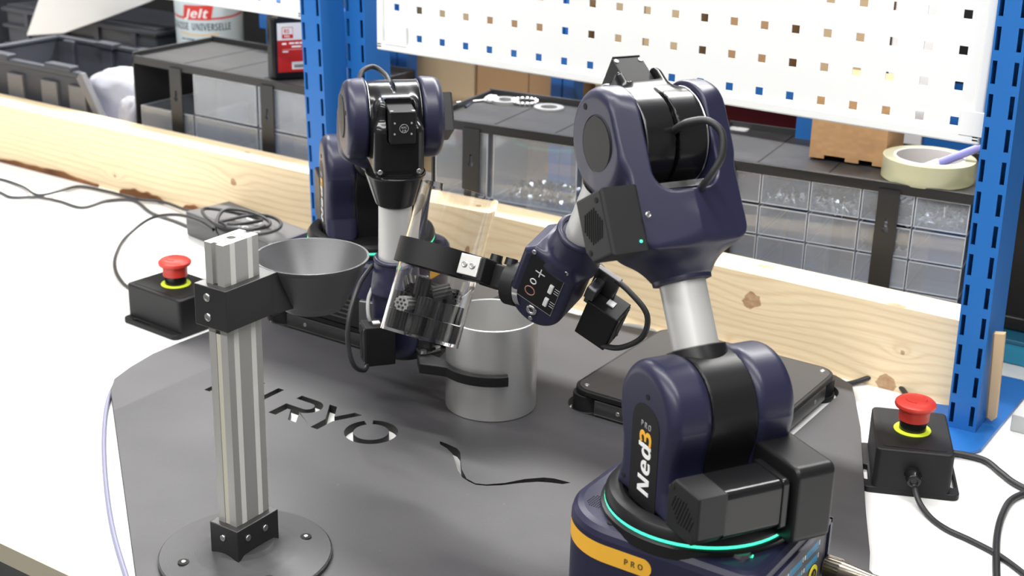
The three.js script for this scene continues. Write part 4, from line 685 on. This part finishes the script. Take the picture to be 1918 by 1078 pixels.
{
  const P = onY(1742, 322, TOPY + 0.012), o = thing('tape_roll', 'roll of clear packing tape lying on the drawer cabinet', 'tape roll', [P.x - 0.007, TOPY + 0.001, P.z - 0.013]);
  mesh('tape', lathe([[0.0445, 0], [0.0575, 0], [0.0575, 0.027], [0.0445, 0.027], [0.0445, 0]], 72, 0.5), M.tapeClear, o);
  mesh('core', lathe([[0.0412, -0.0], [0.0444, 0], [0.0444, 0.0275], [0.0412, 0.0275], [0.0412, 0]], 72, 0.5), std(lin(0.75, 0.72, 0.68), 0.7), o);
  const a = V(P.x - 0.022, TOPY + 0.006, P.z - 0.003), b = V(P.x + 0.05, TOPY + 0.046, P.z - 0.035), dir = b.clone().sub(a).normalize(), m = thing('marker_pen', 'white and lavender marker pen propped in the tape roll', 'pen', a.toArray()); m.quaternion.setFromUnitVectors(V(0, 1, 0), dir);
  mesh('pen_body', cyl(0.0065, 0.0075, 0.034, 'y', 0, 0.017, 0, 20), std(lin(0.78, 0.76, 0.8), 0.45), m); mesh('pen_cap', cyl(0.005, 0.0058, 0.055, 'y', 0, 0.06, 0, 20), std(lin(0.26, 0.26, 0.62), 0.4), m); mesh('pen_band', cyl(0.0077, 0.0078, 0.006, 'y', 0, 0.012, 0, 20), std(lin(0.7, 0.35, 0.33), 0.5), m);
}

// ================================================================ background behind the panel
{
  const rk = thing('backdrop_board', 'dark board closing the storage rack far behind the perforated panel', 'board', [-0.2, 0, -0.72]); mesh('panel_sheet', box(3.2, 1.1, 0.01, 0, 0.55, -0.005), std(lin(0.02, 0.02, 0.022), 0.7), rk); mesh('panel_edge', box(3.2, 0.02, 0.02, 0, 1.11, -0.005), M.blackMatte, rk);
  for (const [u0, u1, v, z, m, lab] of [[1040, 1084, 168, -0.435, M.blue, 'bright blue double rack post seen below the perforated panel'], [736, 772, 130, -0.435, M.blue, 'blue rack post below the corner of the perforated panel']]) { const a = onZ(u0, v, z).x, b = onZ(u1, v, z).x, o = thing('rack_post', lab, 'post', [(a + b) / 2, 0, z]); for (const k of [-1, 1]) mesh('post_rail', box((b - a) * 0.46, 1.0, 0.03, k * (b - a) * 0.26, 0.5, 0), m, o); }
  const bm = thing('rack_beam', 'blue horizontal rack beam visible through the lowest row of square holes', 'beam', [-0.075, 0.247, -0.345]); mesh('beam_body', box(1.06, 0.05, 0.03, 0, 0.025, 0), M.blue, bm); for (const x of [-0.5, 0.5]) mesh('beam_leg', box(0.03, 0.247, 0.03, x, -0.1235, 0), M.blue, bm);
  const kinds = [[-0.70, -0.55, 0.45, 'cardPale', 'wide pale'], [-0.52, -0.24, 0.5, 'cardPale', 'tall pale'], [-0.235, -0.02, 0.33, 'card', 'low brown'], [0.0, 0.17, 0.62, 'cardPale', 'very tall pale'], [0.2, 0.33, 0.44, 'card', 'narrow brown'], [0.36, 0.46, 0.5, 'cardPale', 'narrow pale']];
  for (const [a, b, h, m, w] of kinds) { const o = thing('storage_carton', w + ' cardboard carton behind the perforated panel', 'carton', [(a + b) / 2, 0, -0.57]); mesh('carton_body', box(b - a, h, 0.2, 0, h / 2, 0, 0.003), M[m], o); mesh('packing_tape', box(0.045, 0.0006, 0.2, 0, h + 0.0003, 0), std(lin(0.5, 0.36, 0.2), 0.35), o); mesh('carton_seam', box(0.002, h * 0.98, 0.0008, 0, h / 2, 0.1003), std(lin(0.2, 0.12, 0.06), 0.9), o); }
  const a = onZ(1325, 200, -0.3), b = onZ(1520, 228, -0.3); const rd = thing('red_tray', 'dark red plastic tray standing behind the drawer cabinets', 'tray', [(a.x + b.x) / 2 - 0.03, 0, -0.425]); mesh('tray_body', [box(0.26, 0.004, 0.05, 0, 0.122, 0), box(0.26, 0.16, 0.004, 0, 0.2, 0.025), box(0.26, 0.16, 0.004, 0, 0.2, -0.025), box(0.004, 0.16, 0.05, -0.13, 0.2, 0), box(0.004, 0.16, 0.05, 0.13, 0.2, 0)], std(lin(0.2, 0.008, 0.012), 0.5), rd); mesh('tray_foot', [box(0.03, 0.12, 0.05, -0.1, 0.06, 0), box(0.03, 0.12, 0.05, 0.1, 0.06, 0)], M.blackMatte, rd);
  const wb = thing('blue_storage_bin', 'blue plastic storage bin behind the tape roll', 'bin', [0.585, 0, -0.52], 0); mesh('bin_body', [box(0.07, 0.27, 0.004, 0, 0.135, 0.05), box(0.07, 0.27, 0.004, 0, 0.135, -0.05), box(0.004, 0.27, 0.1, -0.035, 0.135, 0), box(0.004, 0.27, 0.1, 0.035, 0.135, 0), box(0.07, 0.004, 0.1, 0, 0.002, 0)], M.blue, wb); mesh('bin_rim', [box(0.078, 0.006, 0.006, 0, 0.267, 0.052), box(0.078, 0.006, 0.006, 0, 0.267, -0.052)], M.blue, wb);
  const pb = thing('white_carton', 'white carton behind the cardboard box', 'carton', [0.515, 0, -0.52]); mesh('carton_body', box(0.06, 0.4, 0.1, 0, 0.2, 0, 0.002), M.white, pb); mesh('carton_lid', box(0.062, 0.02, 0.102, 0, 0.41, 0, 0.002), M.white, pb);
}
{ // grease bucket on a grey crate
  const z = -0.425, a = onZ(340, 40, z), b = onZ(447, 55, z), r = (b.x - a.x) / 2 * 0.86, x = (a.x + b.x) / 2;
  const c = thing('grey_crate', 'low grey ribbed crate carrying the grease bucket', 'crate', [x - 0.03, 0, z]); mesh('crate_body', [box(0.24, 0.13, 0.15, 0.01, 0.065, 0, 0.004), ...[-0.1, -0.04, 0.02, 0.08].map(k => box(0.008, 0.12, 0.006, k, 0.062, 0.077))], M.crate, c); mesh('crate_rim', box(0.25, 0.012, 0.16, 0.01, 0.131, 0, 0.003), M.crate, c);
  const o = thing('grease_bucket', 'pale round grease bucket with red logo and black lettering', 'bucket', [x, 0.137, z]);
  const t = ctex(1024, 512, (g, w, h) => { g.fillStyle = '#d3e0e2'; g.fillRect(0, 0, w, h); g.strokeStyle = '#d8413a'; g.lineWidth = 11; g.beginPath(); g.moveTo(250, 196); g.quadraticCurveTo(512, 236, 774, 196); g.stroke(); g.fillStyle = '#e0453c'; g.beginPath(); g.moveTo(446, 142); g.lineTo(596, 138); g.lineTo(580, 222); g.lineTo(436, 222); g.fill(); g.fillStyle = '#fff'; g.font = 'italic bold 68px sans-serif'; g.fillText('Jelt', 452, 210); g.fillStyle = '#39414a'; g.font = 'bold 50px sans-serif'; g.save(); g.translate(512, 280); g.scale(0.62, 1.1); g.textAlign = 'center'; g.fillText('GRAISSE  UNIVERSELLE', 0, 0); g.restore(); g.strokeStyle = '#eec98d'; g.lineWidth = 9; g.beginPath(); g.moveTo(410, 296); g.quadraticCurveTo(512, 316, 620, 296); g.stroke(); g.fillStyle = '#6d7780'; g.font = '17px sans-serif'; g.textAlign = 'center'; for (const [x, w2] of [[415, 26], [446, 50], [512, 20], [540, 44], [590, 22]]) g.fillRect(x, 329, w2, 9); });
  const H = 0.17, g = new THREE.CylinderGeometry(r, r * 0.95, H, 64, 1, true); g.translate(0, H / 2, 0);
  const side = mesh('bucket_wall', g, std(0xffffff, 0.4, 0, { map: t, side: THREE.DoubleSide }), o); side.rotation.y = Math.PI + 0.42;
  mesh('bucket_lid', lathe([[0, H + 0.004], [r * 1.02, H + 0.004], [r * 1.05, H], [r * 1.05, H - 0.012], [r, H - 0.012]], 48), std(lin(0.75, 0.8, 0.8), 0.4), o); mesh('bucket_base', cyl(r * 0.95, r * 0.95, 0.004, 'y', 0, 0.002, 0, 48), M.white, o);
}
{ // storage crate with plastic bags
  const o = thing('open_storage_crate', 'open dark grey plastic storage crate with notched rim behind the plank', 'crate', [-0.905, 0, -0.225]), xl = -0.245, xr = 0.18, d = 0.21, h = 0.165, t = 0.004, lite = std(lin(0.17, 0.17, 0.18), 0.5);
  mesh('front_wall', tf(ext(poly([[xl, 0], [xr, 0], [xr, 0.055], [xr - 0.05, 0.07], [xr - 0.11, h], [xl, h]]), t), 0, 0, d / 2 - t), M.crate, o);
  mesh('back_wall', box(xr - xl, h, t, (xl + xr) / 2, h / 2, -d / 2 + t / 2), M.crate, o); mesh('end_wall', box(t, 0.07, d, xr - t / 2, 0.035, 0), M.crate, o); mesh('end_wall', box(t, h, d, xl + t / 2, h / 2, 0), M.crate, o); mesh('crate_floor', box(xr - xl, t, d, (xl + xr) / 2, t / 2, 0), M.crate, o);
  for (const x of [-0.2, -0.09, 0.02, 0.12]) mesh('wall_rib', box(0.03, h, 0.014, x, h / 2, -d / 2 + 0.008, 0.003), M.crate, o);
  for (const x of [-0.2, -0.105, -0.012, 0.062]) mesh('wall_rib', box(0.042, 0.14, 0.007, x, 0.075, d / 2 + 0.003, 0.002), lite, o);
  mesh('rim', [box(xr - 0.11 - xl, 0.01, 0.016, (xr - 0.11 + xl) / 2, h, d / 2, 0.003), box(xr - xl, 0.008, 0.014, (xl + xr) / 2, h, -d / 2, 0.003), box(0.014, 0.008, d, xl, h, 0, 0.003)], M.crate, o);
  mesh('sloping_lip', tf(box(0.016, 0.115, 0.014, 0, 0, 0, 0.003), xr - 0.08, 0.118, d / 2, 0, 0, 0.565), lite, o);
  for (const x of [-0.15, 0.02]) mesh('rim_notch', box(0.07, 0.01, 0.022, x, h + 0.008, d / 2, 0.003), M.crate, o); for (const x of [-0.09, 0.02]) mesh('rim_notch', box(0.05, 0.01, 0.024, x, h + 0.004, -d / 2 + 0.008, 0.002), M.crate, o);
  const bag = (label, x, y, z, sx, sy, sz, s) => { const g = new THREE.SphereGeometry(1, 40, 28), p = g.attributes.position; for (let i = 0; i < p.count; i++) { const X = p.getX(i), Y = p.getY(i), Z = p.getZ(i), k = 0.78 + 0.42 * fbm(X * 2.3 + s, Y * 2.3 + Z * 1.7, s); p.setXYZ(i, Math.sign(X) * Math.pow(Math.abs(X), 0.7) * sx * k, Math.sign(Y) * Math.pow(Math.abs(Y), 0.8) * sy * k, Math.sign(Z) * Math.pow(Math.abs(Z), 0.8) * sz * k); } g.computeVertexNormals(); const m = mesh('plastic_bag', g, M.bag); m.position.set(x, y, z); return tag(m, label, 'plastic bag'); };
  bag('crumpled milky plastic bag lying in the open storage crate', -0.825, 0.098, -0.22, 0.085, 0.062, 0.055, 3);
  bag('smaller milky plastic bag hanging out at the low end of the open crate', -0.755, 0.10, -0.155, 0.02, 0.032, 0.018, 9);
}
{
  const z = -0.415, q = ([u, v]) => { const P = onZ(u, v, z); return [P.x, P.y]; };
  const o = thing('dark_crate', 'dark stacking crate with horizontal ribs behind the open crate', 'crate', [-1.22, 0, -0.52]); mesh('crate_body', box(0.46, 0.185, 0.16, 0, 0.0925, 0, 0.004), M.crate, o); for (const y of [0.06, 0.1, 0.14, 0.175]) mesh('crate_rib', box(0.475, 0.008, 0.175, 0, y, 0, 0.002), M.crate, o); for (const x of [-0.16, -0.05, 0.06, 0.17]) mesh('crate_rib', box(0.012, 0.17, 0.172, x, 0.09, 0), M.crate, o);
  const s = mesh('white_sheet', tf(ext(poly([[52, 66], [78, -12], [330, -22], [280, 4], [200, 34], [120, 62]].map(q)), 0.006, 0.001), 0, 0, z - 0.003), M.white); tag(s, 'white folded sheet draped over the dark stacking crate', 'sheet');
  const d = thing('tall_dark_bin', 'tall dark bin standing behind the white sheet', 'bin', [-1.72, 0, -0.5]); mesh('bin_body', [box(0.4, 0.3, 0.2, 0, 0.15, 0, 0.006), box(0.42, 0.012, 0.22, 0, 0.3, 0, 0.004)], M.crate, d); mesh('bin_ridge', box(0.012, 0.28, 0.01, 0.1, 0.15, 0.104), M.crate, d);
}
{ // beside the right upright
  const st = thing('wooden_stick', 'thin splintered wooden stick leaning on the blue upright', 'stick'), X = 0.806, onX = (u, v, x) => { const d = ray(u, v); return d.multiplyScalar((x - CAM.x) / d.x).add(CAM); };
  const a = onX(1873, 621, X), b = onX(1858, 786, X), dir = a.clone().sub(b), L = dir.length(); st.position.copy(b); st.quaternion.setFromUnitVectors(V(0, 1, 0), dir.normalize());
  mesh('stick_body', tf(ext(poly([[-0.005, 0.004], [0, 0], [0.005, 0.006], [0.006, L], [-0.005, L - 0.002]]), 0.006, 0.0006), 0, 0, -0.003), std(lin(0.55, 0.4, 0.24), 0.8), st); mesh('bark_side', box(0.0015, L * 0.96, 0.006, -0.0055, L / 2, 0), std(lin(0.22, 0.14, 0.08), 0.9), st);
  const gb = thing('grey_metal_block', 'low pale grey metal block lying beside the foot plate of the blue upright', 'block', [0.92, 0, -0.11]); mesh('block_body', box(0.19, 0.021, 0.18, 0, 0.0105, 0, 0.0015), std(lin(0.42, 0.43, 0.43), 0.55), gb); mesh('block_hole', cyl(0.003, 0.003, 0.0006, 'y', -0.07, 0.0211, 0.03, 12), M.blackHole, gb);
  const bt = thing('teal_tray', 'teal tray standing behind the blue upright', 'tray', [0.835, 0, -0.265]); mesh('tray_body', box(0.19, 0.03, 0.1, 0, 0.015, 0, 0.004), std(lin(0.02, 0.25, 0.42), 0.45), bt); mesh('tray_rim', box(0.196, 0.006, 0.106, 0, 0.031, 0, 0.002), std(lin(0.01, 0.1, 0.18), 0.45), bt);
  const mo = thing('black_monitor', 'black monitor standing on the teal tray', 'monitor', [0.83, 0.034, -0.27]); mesh('monitor_case', box(0.19, 0.33, 0.05, 0, 0.175, 0, 0.006), M.black, mo); mesh('monitor_bezel', box(0.19, 0.02, 0.054, 0, 0.01, 0, 0.004), M.blackGloss, mo);
}

renderer.render(scene, camera);
